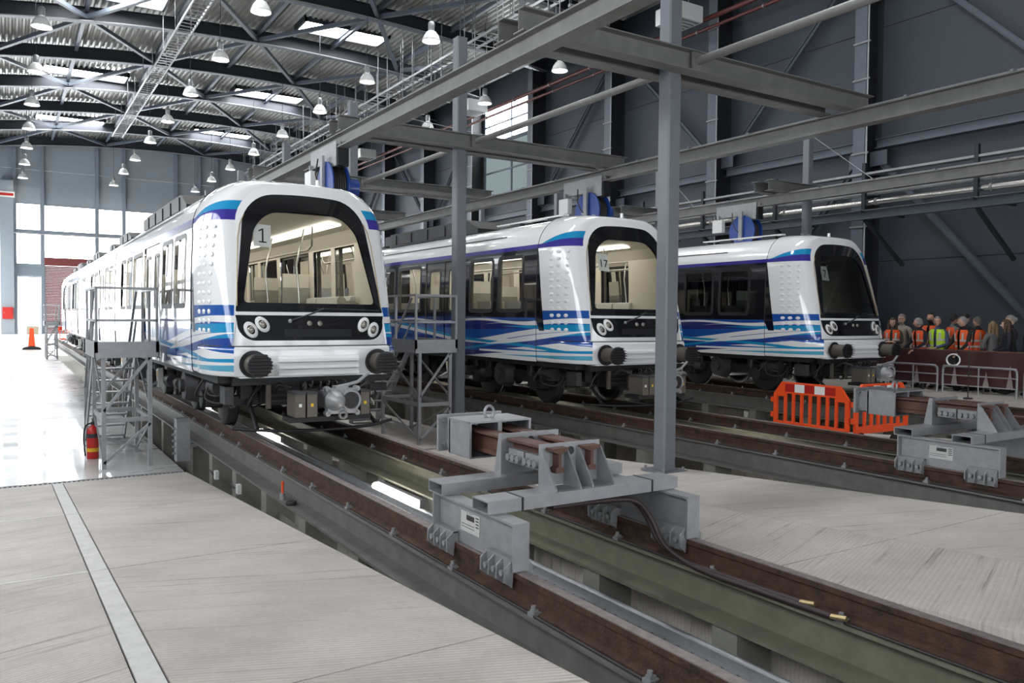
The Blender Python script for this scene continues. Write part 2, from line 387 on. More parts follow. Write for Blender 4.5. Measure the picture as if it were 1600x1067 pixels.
sg = thing('wall_sign', 'small red and white sign high on the pale pier of the end wall', 'sign', (.1, YF-.76, 9.95)); MB().box(-.5, .5, -.06, -.01, 0, .42).build('panel', 'white_matt', sg); MB().box(-.42, .42, -.075, -.06, .12, .30).build('stripe', 'red_paint', sg)

# ---- right wall with portal columns, girts and bracing
wr = struct('wall_right')
CY = [14.9+6*k for k in range(-3, 10)]
for a, b in zip([YN]+CY, CY+[YF]):
    win = 32.8 < (a+b)/2 < 38.9
    for z0, z1 in ((0, 3.4), (3.42, 5.6), (5.62, 8.0), (8.02, 10.5), (10.52, 13.0), (13.02, 15.2)):
        if win and 8.0 < (z0+z1)/2 < 13: continue
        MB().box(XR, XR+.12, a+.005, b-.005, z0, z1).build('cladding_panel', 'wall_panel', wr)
MB().box(XR+.125, XR+.16, YN, 33.0, 0, 15.2).build('backing_sheet', 'wall_panel', wr); MB().box(XR+.125, XR+.16, 38.8, YF, 0, 15.2).build('backing_sheet', 'wall_panel', wr); MB().box(XR+.125, XR+.16, 33.0, 38.8, 0, 8.0).build('backing_sheet', 'wall_panel', wr)  # added behind the panels to block sky light leaking through their joints
def side_window(nm, y0, y1, z0, z1, mm, ny, nz):
    wo = struct(nm)
    for i in range(ny):
        for j in range(nz):
            ya, yb = y0+(y1-y0)*i/ny+.05, y0+(y1-y0)*(i+1)/ny-.05; za, zb = z0+(z1-z0)*j/nz+.04, z0+(z1-z0)*(j+1)/nz-.04
            MB().box(XR+.05, XR+.07, ya, yb, za, zb).build('pane', mm, wo)
    f = MB()
    for i in range(ny+1): y = y0+(y1-y0)*i/ny; f.box(XR-.03, XR+.1, y-.05, y+.05, z0, z1)
    for j in range(nz+1): z = z0+(z1-z0)*j/nz; f.box(XR-.025, XR+.09, y0, y1, z-.04, z+.04)
    f.build('window_frame', 'steel_blue', wo)
side_window('window_40', 33.1, 38.6, 11.1, 13.0, 'win_back', 2, 2)
side_window('window_41', 33.1, 38.6, 8.0, 11.0, 'win_dim', 2, 2)
for k, cy in enumerate(CY):
    if cy < -8: continue
    o = struct('trim_%d' % (40+k))
    MB().box(XR-.82, XR-.79, cy-.2, cy+.2, 0, arch(XR)+.02).build('wall_column', 'steel_blue', o)
    MB().box(XR-.79, XR-.03, cy-.012, cy+.012, 0, arch(XR)+.02).box(XR-.03, XR, cy-.2, cy+.2, 0, arch(XR)+.02).build('column_web', 'col_shade', o)  # web and back flange have their shade painted in
    t = MB().box(XR-.86, XR-.835, cy-.30, cy-.25, .2, 12.5)
    t.build('cable_channel', 'galv', o)
    for j in range(11): MB().box(XR-.87, XR-.825, cy-.34, cy+.22, 1.1+j*1.1, 1.15+j*1.1).build('channel_clamp', 'galv_cast', o)
for zz, nm in ((6.95, 60), (3.35, 61)):
    o = struct('trim_%d' % nm)
    for a, b in zip(CY, CY[1:]):
        if zz < 4 and b < 30: continue
        MB().ibeam((XR-.2, a+.2, zz), (XR-.2, b-.2, zz), .28, .28, .016, .012).build('girt', 'steel_blue', o)
o = struct('trim_62')
for k, (a, b) in enumerate(zip(CY, CY[1:])):
    if a < 2 or 32 < a < 34: continue
    z0, z1 = (6.95, 13.6)
    m_ = (a+b)/2; 
    MB().ibeam((XR-.25, b-.2, 7.3), (XR-.25, a+.2, 12.9) if k % 2 else (XR-.25, a+.2, 12.9), .16, .16).build('wall_brace', 'steel_blue', o) if k % 2 else MB().ibeam((XR-.25, a+.2, 7.3), (XR-.25, b-.2, 12.9), .16, .16).build('wall_brace', 'steel_blue', o)
    if a < 21:
        MB().ibeam((XR-.25, a+.2 if k % 2 else b-.2, 6.6), (XR-.25, b-.2 if k % 2 else a+.2, .4), .16, .16).build('wall_brace', 'steel_blue', o)
    for zz in (7.35, 6.5):
        yy = (b-.35 if k % 2 else a+.35) if zz > 7 else (a+.35 if k % 2 else b-.35)
        MB().box(XR-.36, XR-.34, yy-.28, yy+.28, zz-.22, zz+.22).build('gusset_plate', 'steel_blue', o)
# ---- left wall: tall daylight windows
wl = struct('wall_left')
MB().box(XL-.14, XL, YN, YF, -.9, .6).build('cladding_panel', 'end_panel', wl); MB().box(XL-.14, XL, YN, YF, 6.6, 15.2).build('cladding_panel', 'end_panel', wl)
for k, cy in enumerate(CY):
    b = min(cy+6, YF); wo = struct('window_%d' % (50+k)); 
    for i in range(2):
        for j in (range(2) if cy > 38 else (1,)): MB().box(XL-.08, XL-.06, cy+.25+i*2.85, min(b-.05, cy+3.0+i*2.85), .7+j*3, 3.55+j*3).build('pane', 'win_left', wo)
    if cy < 38: MB().box(XL-.14, XL-.02, cy, b, .6, 3.6).build('cladding_panel', 'end_panel', wo)
    f = MB(); f.box(XL-.12, XL+.12, cy-.2, cy+.2, .6, 6.6); f.box(XL-.1, XL+.03, cy+2.98, cy+3.12, .6, 6.6); f.box(XL-.1, XL+.03, cy+.2, b-.2, 3.5, 3.72); f.build('window_frame', 'steel_blue', wo)
# ---- near end wall behind the viewpoint, with open track doorways
wf = struct('wall_front')
for x0, x1, z0, z1 in ((XL, 1.2, -.9, 15.2), (5.8, 7.1, -.9, 15.2), (11.7, 13.0, -.9, 15.2), (17.6, XR, -.9, 15.2), (1.2, 5.8, 5.6, 15.2), (7.1, 11.7, 5.6, 15.2), (13, 17.6, 5.6, 15.2)):
    MB().box(x0, x1, YN-.14, YN, z0, z1).build('cladding_panel', 'end_panel', wf)

# ============================================================ PENDANT LAMPS
LROW = [("above the far left floor", [(1.1, y) for y in (31.6, 37.6, 43.6, 49.4, 55.2, 61.3, 67.6)]),
        ("in the row over the nearest train", [(6.95, y) for y in (26.1, 31.8, 37.6, 43.5, 49.3, 55.5, 61.3, 67.4)]),
        ("in the row right of the nearest train", [(12.7, y) for y in (25.5, 31.4, 37.3, 43.4, 49.3, 55.3, 61.0, 67.0)]),
        ("near the dark right wall", [(18.4, y) for y in (25.7, 31.5, 37.3)])]
def lamp_proto():
    h = MB().lathe([(.01,.70),(.08,.69),(.11,.65),(.11,.40),(.09,.37),(.09,.34)], n=16).mesh('lamp_housing', 'galv')
    s = MB().lathe([(.10,.36),(.17,.33),(.26,.2),(.31,.06),(.33,0),(.315,0),(.25,.18),(.16,.30)], n=20).mesh('lamp_shade', 'white_matt')
    g = MB().lathe([(.001,.035),(.2,.035),(.30,.05)], n=20).mesh('lamp_diffuser', 'lamp_glow')
    return h, s, g
LH = lamp_proto()
for where, pts in LROW:
    n = len(pts)
    for i, (x, y) in enumerate(pts):
        t = thing('pendant_lamp', 'bell-shaped pendant lamp %s, %s from the end wall' % (where, ORD[n-1-i]), 'lamp', (x, y, 11.25), 0, 'high bay pendant lamps')
        for nm, me in zip(('lamp_housing', 'lamp_shade', 'lamp_diffuser'), LH): link(nm, me, t)
        MB().cyl((0,0,.69), (0,0,arch(x)+.7-11.25), .012, n=6).build('rod', 'dark_steel', t)

# ============================================================ OVERHEAD SERVICE STEEL
FY = [2.1, 7.95, 13.8, 19.5, 25.2, 31, 36.8, 42.6]
RAILX = (5.10, 11.12, 16.95)
def sqcol(name, label, x, y, zb, zt, sz, grp):
    t = thing(name, label, 'column', (x, y, zb), 0, grp)
    b = sz/2-.02; q = sz/2
    MB().prof((0,0,.02), (0,0,zt-zb), [(-b,-q),(b,-q),(q,-b),(q,b),(b,q),(-b,q),(-q,b),(-q,-b)]).build('shaft', 'grey_paint', t)
    MB().box(-sz, sz, -sz, sz, 0, .025).build('base_plate', 'grey_paint', t)
    MB().box(-q, q, -q, q, zt-zb, zt-zb+.012).build('cap_plate', 'grey_paint', t)
    for i in (-1, 1):
        for j in (-1, 1): MB().cyl((i*sz*.8, j*sz*.8, .02), (i*sz*.8, j*sz*.8, .07), .018, n=6).build('anchor_bolt', 'galv_cast', t)
for k, y in enumerate(FY):
    if k: sqcol('steel_column', 'grey square steel column between nearest and middle train, %s from the viewer' % ORD[k-1], 7.5, y, ramp(y), 7.0, .22, 'columns between first and second train')
    if k > 1: sqcol('steel_column', 'grey square steel column behind the farthest train, %s from the viewer' % ORD[k-2], 18.0, y, -.02, 6.6, .2, 'columns behind the third train')
    for j, dy in enumerate((-.22, .22)):
        bm = MB().ibeam((4.95+.05*j*0, y+dy, 4.985), (11.5-.45*j, y+dy, 4.985), .27, .22, .016, .01)
        nm = 'nearer' if j == 0 else 'farther'
        o = thing('cross_beam', 'grey steel cross beam, %s of the pair at the %s frame from the viewer' % (nm, ORD[k]), 'beam', (0,0,0), 0, 'cross beams over the tracks')
        bm.build('beam', 'beam_grey', o)
        for xx in (5.1, 11.1):
            for q in (-.05, .05): MB().cyl((xx+q, y+dy-.03, 4.84), (xx+q, y+dy-.03, 4.90), .012, n=6).build('bolt', 'galv_cast', o)
    if k > 1:
        for j, dy in enumerate((-.22, .22)):
            o = thing('cross_beam', 'short grey cantilever beam, %s of the pair at the %s column behind the farthest train' % ('nearer' if j == 0 else 'farther', ORD[k-2]), 'beam', (0,0,0), 0, 'cantilever beams over the third track')
            MB().ibeam((16.2, y+dy, 4.985), (18.35, y+dy, 4.985), .27, .22, .016, .01).build('beam', 'beam_grey', o)
for k, (a, b) in enumerate(zip(FY, FY[1:])):
    o = thing('tie_tube', 'round grey tie tube between overhead frames, %s from the viewer' % ORD[k], 'pipe', (0,0,0), 0, 'round tie tubes')
    MB().cyl((7.72, a+.30, 5.0), (7.72, b-.30, 5.0), .055).build('tube', 'beam_grey', o)
    for y in (a+.285, b-.285): MB().box(7.62, 7.82, y-.015, y+.015, 4.88, 5.12).build('end_plate', 'beam_grey', o)
for k, x in enumerate(RAILX):
    o = thing('overhead_rail', 'long grey overhead reel rail above the %s train' % ('nearest', 'middle', 'farthest')[k], 'rail', (0,0,0), 0, 'overhead reel rails')
    MB().ibeam((x, YN+1, 4.72), (x, 46, 4.72), .25, .21, .02, .01).build('rail_beam', 'beam_grey', o)
    MB().box(x-.015, x+.015, YN+1, 46, 4.862, 4.885).build('conductor', 'galv', o)
    y = 1.0
    while y < 40:
        MB().box(x-.12, x+.12, y-.02, y+.02, 4.846, 4.875).build('conductor_clip', 'galv_cast', o); y += 1.45
# wire hangers
for k, (p, q) in enumerate([((7.62, 13.68, 6.9), (11.1, 8.3, 5.13)), ((7.62, 19.38, 6.9), (11.1, 14.1, 5.13)), ((7.38, 19.38, 6.9), (5.1, 14.3, 5.13)), ((7.38, 25.08, 6.9), (5.1, 20.0, 5.13)), ((17.89, 13.69, 6.5), (16.95, 11.2, 4.87)), ((17.89, 19.39, 6.5), (16.95, 16.9, 4.87))]):
    o = MB().cyl(p, q, .008, n=5).build('stay_wire', 'galv')
    tag(o, 'thin steel stay wire, %s from the viewer, from a column top to an overhead beam' % ORD[k], 'wire', 'stay wires')
# power reels
def reel(x, y, which):
    t = thing('cable_reel', 'blue power cable reel hanging under the overhead rail behind the %s train' % which, 'cable reel', (x, y, 0))
    tp = 4.62; rz = 3.96
    MB().prism([(.1, 4.40), (1.15, 4.40), (1.15, tp+.10), (-.25, tp+.10), (-.25, 4.28), (.1, 4.28)], 'x', -.12, -.105).build('trolley_plate', 'galv', t)
    MB().prism([(.1, 4.40), (1.15, 4.40), (1.15, tp+.10), (-.25, tp+.10), (-.25, 4.28), (.1, 4.28)], 'x', .105, .12).build('trolley_plate', 'galv', t)
    MB().box(-.1, .1, -.30, -.25, 4.28, tp-.03).build('end_frame', 'dark_equip', t)
    for yy in (-.3, .3, 1.0):
        for xx in (-.075, .05): MB().cyl((xx, yy, 4.66), (xx+.025, yy, 4.66), .045, n=10).build('wheel', 'galv_cast', t)
    MB().box(-.25, -.2, .12, .24, 3.72, 4.5).build('reel_arm', 'galv', t)
    MB().box(-.22, .2, .14, .22, 4.32, 4.40).build('arm_bracket', 'galv', t)
    rl = MB(); 
    for xx in (-.18, .12): rl.cyl((xx, .18, rz), (xx+.025, .18, rz), .44, n=28)
    rl2 = MB().cyl((-.18, .18, rz), (-.155, .18, rz), .44, n=28).build('reel_flange', 'blue_reel', t)
    MB().cyl((.12, .18, rz), (.145, .18, rz), .44, n=28).build('reel_flange', 'blue_reel', t)
    cb = MB()
    for i in range(6): cb.tube([(-.13+i*.045, .18+math.cos(a*PI/9)*.34, rz+math.sin(a*PI/9)*.34) for a in range(18)], .024, 6, True)
    cb.build('wound_cable', 'cable', t)
    MB().cyl((-.16, .18, rz), (.13, .18, rz), .32, n=20).build('reel_drum', 'rubber', t)
    MB().cyl((.145, .18, rz), (.42, .18, rz), .2, n=20).build('reel_motor', 'blue_reel', t)
    MB().box(-.22, -.10, .85, 1.2, 4.0, 4.34).build('control_box', 'white_matt', t)
    MB().box(-.19, -.13, 1.0, 1.04, 4.32, 4.46).build('box_hanger', 'galv', t)
    MB().tube([(-.2, .5, 4.5), (-.27, .42, 4.2), (-.27, .3, 4.02), (-.22, .18, 3.9)], .015, 6).build('feed_cable', 'cable', t)
reel(RAILX[0], 14.0, 'nearest'); reel(RAILX[1], 14.0, 'middle'); reel(RAILX[2], 14.75, 'farthest')

# ============================================================ WALL PIPES, CATWALK TRAY, HEATERS
def ylong(name, label, cat, x, z, r, y0, y1, mm, group=None, clamp=True):
    t = thing(name, label, cat, (0,0,0), 0, group)
    MB().cyl((x, y0, z), (x, y1, z), r, n=12).build('pipe_run', mm, t)
    y = y0+1.1
    while clamp and y < y1:
        MB().cyl((x, y-.03, z), (x, y+.03, z), r*1.22, n=12).build('pipe_clamp', 'galv_cast', t); y += 3.0
    return t
ylong('wall_pipe', 'upper bright metal pipe along the right wall', 'pipe', 20.0, 5.09, .075, 0, 50, 'galv', 'pipes on the right wall')
ylong('wall_pipe', 'lower bright insulated metal pipe along the right wall', 'pipe', 20.0, 4.84, .085, 0, 50, 'steel_bright', 'pipes on the right wall')
t = thing('cable_tray', 'perforated metal cable tray running above the wall pipes', 'cable tray', (0,0,0))
MB().box(19.85, 20.1, 0, 50, 5.58, 5.59).build('tray_base', 'galv', t)
for x in (19.85, 20.09): MB().box(x, x+.01, 0, 50, 5.59, 5.64).build('tray_side', 'galv', t)
t = thing('pipe_rack', 'dark steel rack beam carrying the pipes along the right wall', 'beam', (0,0,0))
MB().ibeam((19.9, 0, 4.48), (19.9, 50, 4.48), .22, .2).build('rack_beam', 'steel_blue', t)
MB().box(19.75, 20.15, 0, 50, 4.6, 4.61).build('perforated_plate', 'galv', t)
y = 1.4
while y < 50:
    MB().box(19.83, 19.93, y-.05, y+.05, 4.59, 5.9).build('rack_post', 'dark_steel', t)
    MB().box(19.7, XR-.83, y-.03, y+.03, 4.55, 4.60).build('rack_arm', 'dark_steel', t)
    MB().bar((19.95, y, 4.36), (XR-.83, y, 3.2), .09, .09).build('rack_strut', 'dark_steel', t)
    y += 3.0
for k, (x, z, r) in enumerate(((21.0, 12.2, .085), (21.2, 11.95, .06))):
    ylong('sprinkler_pipe', '%s dark red sprinkler pipe high along the right wall' % ('thicker' if k == 0 else 'thinner'), 'pipe', x, z, r, 5, 66, 'red_pipe', 'sprinkler pipes')
for k, y in enumerate((20.8, 35.5, 49.8)):
    t = thing('unit_heater', 'white ceiling-hung heater box near the right wall, %s from the viewer' % ORD[k], 'heater', (20.0, y, 11.9), 0, 'ceiling heaters')
    MB().box(-.55, .55, -.6, .6, 0, .55).build('heater_body', 'white_matt', t)
    for i in range(5): MB().box(-.45, .45, -.5+i*.22, -.42+i*.22, -.03, 0).build('louvre', 'galv', t)
    for i in (-.45, .45): MB().cyl((i, 0, .55), (i, 0, arch(20)+.7-11.9), .02, n=6).build('hanger', 'galv', t)
# cable ladders below the roof
def ladder(label, x, z, y0, y1, wd, rung, hang=True):
    t = thing('cable_ladder', label, 'cable tray', (0,0,0), 0, 'cable ladders under the roof')
    for s in (-1, 1): MB().box(x+s*wd/2-.02, x+s*wd/2+.02, y0, y1, z, z+.1).build('stringer', 'galv', t)
    y = y0+.2; rg = MB()
    while y < y1: rg.box(x-wd/2, x+wd/2, y-.02, y+.02, z+.01, z+.04); y += rung
    r = rg.build('rungs', 'galv', t); r['kind'] = 'stuff'
    y = y0+1
    while hang and y < y1:
        for s in (-1, 1): MB().box(x+s*wd/2-.015, x+s*wd/2+.015, y-.015, y+.015, z, arch(x)+.7).build('hanger', 'galv', t)
        y += 3.0
ladder('wide cable ladder hung lengthwise over the nearest train', 6.2, 13.05, 28, 58, .6, .4)
ladder('upper cable ladder beside the lattice at the right of the roof', 16.6, 12.9, 20, 68, .6, .5)
ladder('lower cable ladder beside the lattice at the right of the roof', 17.3, 11.9, 20, 68, .6, .5)
ladder('lowest cable ladder hung at the right of the roof', 16.2, 11.2, 22, 68, .5, .5)
t = thing('duct', 'light blue-grey sheet metal air duct under the right side of the roof', 'duct', (0,0,0))
MB().box(18.78, 19.5, 24, 66, 12.7, 13.3).build('duct_run', 'galv', t)
for y in range(25, 66, 3): MB().box(18.75, 19.53, y-.02, y+.02, 12.66, 13.34).build('duct_flange', 'galv_cast', t)
for y in range(26, 66, 6): MB().cyl((19.15, y, 13.3), (19.15, y, arch(19.15)+.7), .02, n=6).build('hanger', 'galv', t)
t = thing('exit_sign', 'small amber lit sign on the right wall beyond the third train', 'sign', (XR-.03, 23.4, 3.85))
MB().box(-.03, .02, -.55, .55, 0, .3).build('sign_body', 'dark_steel', t); MB().box(-.04, -.03, -.5, .5, .03, .27).build('sign_face', 'amber_window', t)

# ============================================================ TRACKS
def rail_profile():
    return [(-.075,-.172),(.075,-.172),(.075,-.160),(.012,-.138),(.010,-.05),(.036,-.038),(.036,-.006),(.028,0),(-.028,0),(-.036,-.006),(-.036,-.038),(-.010,-.05),(-.012,-.138),(-.075,-.160)]
clipm = None
for ti, tx in enumerate(TX):
    for si, s in enumerate((-1, 1)):
        x = tx+s*.75
        side = 'left' if s < 0 else 'right'; tn = ('nearest', 'middle', 'farthest')[ti]
        t = thing('track_beam', '%s rusty rail on its raised steel girder under the %s train' % (side, tn), 'rail track', (x, 0, 0), 0, 'raised track beams')
        gm = 'girder' if s < 0 else 'girder_olive'
        MB().prof((0,YN,0), (0,62,0), rail_profile()).build('rail', 'rust_rail', t)
        MB().box(-.034, .034, YN, 62, -.003, .003).build('running_surface', 'rail_head', t)
        MB().box(-.125, .125, YN, 62, -.192, -.173).build('top_flange', gm, t)
        MB().box(-.012, .012, YN, 62, -.43, -.19).build('girder_web', gm, t)
        MB().box(-.21, .21, YN, 62, -.455, -.43).build('bottom_flange', gm, t)
        if clipm is None:
            c = MB(); c.box(-.11, -.035, -.03, .03, -.175, -.150); c.box(-.10, -.06, -.018, .018, -.150, -.135); c.cyl((-.085,0,-.15), (-.085,0,-.112), .016, n=6); clipm = c.mesh('rail_clip', 'galv_cast')
        for d in (-1, 1):
            for i in range(26):
                y = -1.2+i*1.02
                o = link('rail_clip', clipm, t, (0 if d < 0 else 0, y, 0), (0, 0, 0 if d < 0 else PI)); 
        for d in (-1, 1): MB().tube([(d*.1, y, -.163) for y in (YN, 10, 40)], .009, 6).build('track_cable', 'cable', t)
        pm = MB().box(-.17, .17, -.11, .11, -1.62, -.455).mesh('pillar', 'pillar')
        for i in range(28):
            y = -5.0+i*1.45
            link('pillar', pm, t, (0, y, 0))
        for i in range(27):
            y = -5.0+i*1.45
            MB().box(-.012, .012, y+.10, y+1.35, -1.62, -.75).build('infill_plate', 'pillar', t) if (i % 4 == 1 and s < 0) else None
    # pit lighting and trays
    for i in range(6):
        y = 8.2+i*5.45
        if ti and i > 4: continue
        o = thing('pit_lamp', 'fluorescent batten lamp in the pit under the %s track, %s from the viewer' % (('nearest', 'middle', 'farthest')[ti], ORD[i]), 'lamp', (tx+.43, y, -.53), 0, 'pit lamps')
        MB().cyl((0, 0, 0), (0, 1.15, 0), .045, n=10).build('tube_cover', 'pit_light', o)
        MB().box(.04, .10, -.05, 1.2, -.05, .05).build('lamp_tray', 'galv', o)
        for yy in (.1, 1.05): MB().box(.04, .135, yy-.02, yy+.02, -.02, .02).build('lamp_bracket', 'galv_cast', o)
    t = thing('pit_cable_tray', 'long slotted cable tray with pipes in the pit under the %s track' % ('nearest', 'middle', 'farthest')[ti], 'cable tray', (tx, 0, 0), 0, 'pit cable trays')
    MB().box(.22, .37, YN, 50, -.60, -.59).build('tray_base', 'galv', t)
    for x in (.22, .365): MB().box(x, x+.006, YN, 50, -.59, -.54).build('tray_side', 'galv', t)
    sl = MB(); y = -2
    while y < 18: sl.box(.27, .32, y, y+.025, -.5895, -.5885); y += .13
    so = sl.build('tray_slot', 'black', t); so['kind'] = 'stuff'
    MB().cyl((.49, YN, -.60), (.49, 50, -.60), .03, n=8).build('pipe_run', 'galv', t); MB().cyl((.12, YN, -.64), (.12, 50, -.64), .02, n=8).build('pipe_run', 'galv', t)
    for i in range(20): MB().box(-.2, .32, -4+i*2.9, -3.95+i*2.9, -1.62, -.51).build('tray_support', 'pillar', t) if False else MB().box(.26, .31, -4+i*2.9, -3.95+i*2.9, -1.62, -.60).build('tray_support', 'pillar', t)
# ============================================================ TRAINS
def livery_mat():
    m = bpy.data.materials.new('livery'); MATS['livery'] = m; m.use_nodes = True; nt = m.node_tree; L = nt.links
    b = nt.nodes['Principled BSDF']; b.inputs['Roughness'].default_value = .10; b.inputs['Coat Weight'].default_value = .8; b.inputs['Coat Roughness'].default_value = .03
    tc = nt.nodes.new('ShaderNodeTexCoord'); sp = nt.nodes.new('ShaderNodeSeparateXYZ'); L.new(tc.outputs['Object'], sp.inputs[0])
    Y, Z = sp.outputs[1], sp.outputs[2]
    def mth(op, a, c=None, d=None):
        n = nt.nodes.new('ShaderNodeMath'); n.operation = op
        for i, v in enumerate((a, c, d)):
            if v is None: continue
            if isinstance(v, (int, float)): n.inputs[i].default_value = v
            else: L.new(v, n.inputs[i])
        return n.outputs[0]
    def band(lo, hi):      # lo < Z < hi, each a number or a socket
        return mth('MULTIPLY', mth('GREATER_THAN', Z, lo), mth('LESS_THAN', Z, hi))
    def mixc(prev, col, fac):
        x = nt.nodes.new('ShaderNodeMixRGB'); L.new(fac, x.inputs[0])
        if isinstance(prev, tuple): x.inputs[1].default_value = (*prev, 1)
        else: L.new(prev, x.inputs[1])
        x.inputs[2].default_value = (*col, 1); return x.outputs[0]
    def line(a, sl, amp=0., k=1., ph=0.):   # z = a + sl*y + amp*sin(k*y+ph)
        o = mth('MULTIPLY_ADD', Y, sl, a)
        if amp: o = mth('ADD', o, mth('MULTIPLY', mth('SINE', mth('MULTIPLY_ADD', Y, k, ph)), amp))
        return o
    def stripe(c, wd, taper=None):          # |z-c| < wd (wd may vary with y)
        return mth('LESS_THAN', mth('ABSOLUTE', mth('SUBTRACT', Z, c)), wd)
    white = (.80, .81, .82); navy = (.018, .020, .16); blue = (.012, .085, .36); royal = (.02, .06, .30); cyan = (.012, .27, .53); pale = (.07, .38, .58); purple = (.045, .035, .28)
    low = mth('LESS_THAN', Z, mth('ADD', 1.6, mth('MULTIPLY', mth('LESS_THAN', Y, 1.25), .13)))
    c = white
    c = mixc(c, blue, mth('MULTIPLY', low, mth('GREATER_THAN', Z, line(.95, -.004, .06, 1.1, .3))))
    c = mixc(c, navy, mth('MULTIPLY', low, mth('MULTIPLY', band(line(1.36, .012, .05, .9, 1.), line(1.58, 0, .03, 1.3, 2)), mth('GREATER_THAN', Y, 1.5))))
    c = mixc(c, white, mth('MULTIPLY', low, stripe(line(1.44, -.085, .03, 1.2), .048)))
    c = mixc(c, white, mth('MULTIPLY', low, stripe(line(.98, .052, .07, .8, 1.2), mth('MULTIPLY_ADD', mth('SINE', mth('MULTIPLY', Y, .9)), .03, .065))))
    c = mixc(c, royal, mth('MULTIPLY', low, stripe(line(1.20, -.02, .10, .75, 2.4), .05)))
    c = mixc(c, cyan, mth('MULTIPLY', low, stripe(line(.95, .062, .035, 1.0, .4), .028)))
    c = mixc(c, cyan, mth('MULTIPLY', low, stripe(line(1.30, -.075, .05, .8, .9), .022)))
    c = mixc(c, white, mth('MULTIPLY', low, stripe(line(1.545, -.004, .03, 2.0, 1.0), .022)))
    front = mth('LESS_THAN', Y, 3.4)
    c = mixc(c, cyan, mth('MULTIPLY', front, band(line(1.36, .03), line(1.50, -.025))))
    c = mixc(c, white, mth('MULTIPLY', front, stripe(line(1.53, -.02, .02, 3), mth('MULTIPLY_ADD', Y, -.010, .032))))
    c = mixc(c, white, mth('MULTIPLY', front, stripe(line(1.385, -.10), mth('MULTIPLY', Y, mth('MULTIPLY_ADD', Y, -.019, .06)))))
    c = mixc(c, pale, mth('MULTIPLY', front, band(.885, line(.965, -.03))))
    c = mixc(c, white, mth('MULTIPLY', front, band(line(.965, -.03), line(1.00, -.01))))
    c = mixc(c, cyan, mth('MULTIPLY', front, band(line(1.00, -.01), line(1.05, -.03))))
    c = mixc(c, white, mth('LESS_THAN', Z, line(.885, 0)))
    c = mixc(c, navy, mth('MULTIPLY', mth('LESS_THAN', Z, .93), mth('MULTIPLY', mth('GREATER_THAN', Z, line(.99, -.05, .06, .7)), mth('GREATER_THAN', Y, 2))))
    # black window band behind the slanted cab panel
    edge = mth('MULTIPLY_ADD', Z, .16, .88)
    c = mixc(c, (.008, .008, .011), mth('MULTIPLY', band(1.6, 2.85), mth('GREATER_THAN', Y, edge)))
    c = mixc(c, (.008, .008, .011), mth('MULTIPLY', band(1.37, 1.61), mth('MULTIPLY', mth('GREATER_THAN', Y, edge), mth('LESS_THAN', Y, mth('MULTIPLY_ADD', Z, .55, .50)))))
    c = mixc(c, purple, band(2.85, 2.925))
    bump = mth('MULTIPLY', mth('SINE', mth('MULTIPLY', mth('SUBTRACT', 1.25, Y), 1.9)), .20)
    fr = mth('LESS_THAN', Y, 1.25)
    c = mixc(c, cyan, mth('MULTIPLY', fr, band(2.925, mth('ADD', 2.925, bump))))
    c = mixc(c, purple, mth('MULTIPLY', fr, band(2.85, mth('ADD', 2.915, mth('MULTIPLY', bump, .4)))))
    L.new(c, b.inputs['Base Color']); return m
livery_mat()

ZB, ZT, HW, RT = .81, 3.42, 1.30, .62
def xs(z):
    if z <= ZT-RT: return HW+.025*max(0, 1-((z-1.7)/.95)**2)
    q = min(1, (z-(ZT-RT))/RT); return HW-RT+RT*math.sqrt(max(0, 1-q*q))
def loop(hb, zb, ht, zt, rb, rt, k=8, ms=12, mt=6, bulge=0.):
    """closed rounded trapezoid, counted from bottom right corner up, over the top, down and back"""
    P = []
    ang = math.atan2(zt-zb, ht-hb)          # right side direction
    nx, nz = math.sin(ang), -math.cos(ang)
    def X(z): return hb+(ht-hb)*(z-zb)/(zt-zb)
    def arc(cx, cz, r, a0, a1): return [(cx+r*math.cos(a0+(a1-a0)*i/k), cz+r*math.sin(a0+(a1-a0)*i/k)) for i in range(k+1)]
    an = math.atan2(nz, nx)
    cb = (X(zb+rb)-rb/max(.2, nx)*1.0+0, zb+rb); cb = (X(zb+rb)-rb*(nx+nz*0) - 0, zb+rb)
    ct = (X(zt-rt)-rt*nx, zt-rt)
    A = arc(cb[0], cb[1], rb, -PI/2, an); B = arc(ct[0], ct[1], rt, an, PI/2)
    side = [(A[-1][0]+(B[0][0]-A[-1][0])*i/ms, A[-1][1]+(B[0][1]-A[-1][1])*i/ms) for i in range(1, ms)]
    top = [(B[-1][0]*(1-2*i/(2*mt)), zt) for i in range(1, mt)]
    right = A+side+B
    half = right+top
    half.append((0, zt))
    P = half+[(-x, z) for x, z in half[:-1][::-1]]
    bt = [(-A[0][0]+2*A[0][0]*i/(2*mt), zb) for i in range(1, 2*mt)]
    P += bt
    if bulge: P = [(x, z+bulge*max(0, 1-(x/ht)**2)*max(0, min(1, (z-(zt-rt-.2))/(rt+.2)))) for x, z in P]
    return P
def yf(z): return 0 if z <= 1.2 else .57*((z-1.2)/2.17)**1.15
def S(x, z, off=0): return (x, yf(z)+.10*(x/1.05)**2-off, z)
OUT = loop(1.075, .84, .90, 3.30, .08, .50, bulge=.065)
INN = loop(1.02, 1.275, .80, 3.19, .22, .42, bulge=.055)
SEC = [(x, z) for x, z in loop(HW, ZB, HW, ZT, .05, RT, bulge=.05)]
SEC = [((x+(1 if x > 0 else -1)*.025*max(0, 1-((z-1.7)/.95)**2)) if abs(x) > 1.2 else x, z) for x, z in SEC]
def ring(a, b, fa, fb):
    n = len(a); mb = MB()
    return mb.add([fa(*p) for p in a]+[fb(*p) for p in b], [(i, (i+1)%n, n+(i+1)%n, n+i) for i in range(n)], True)
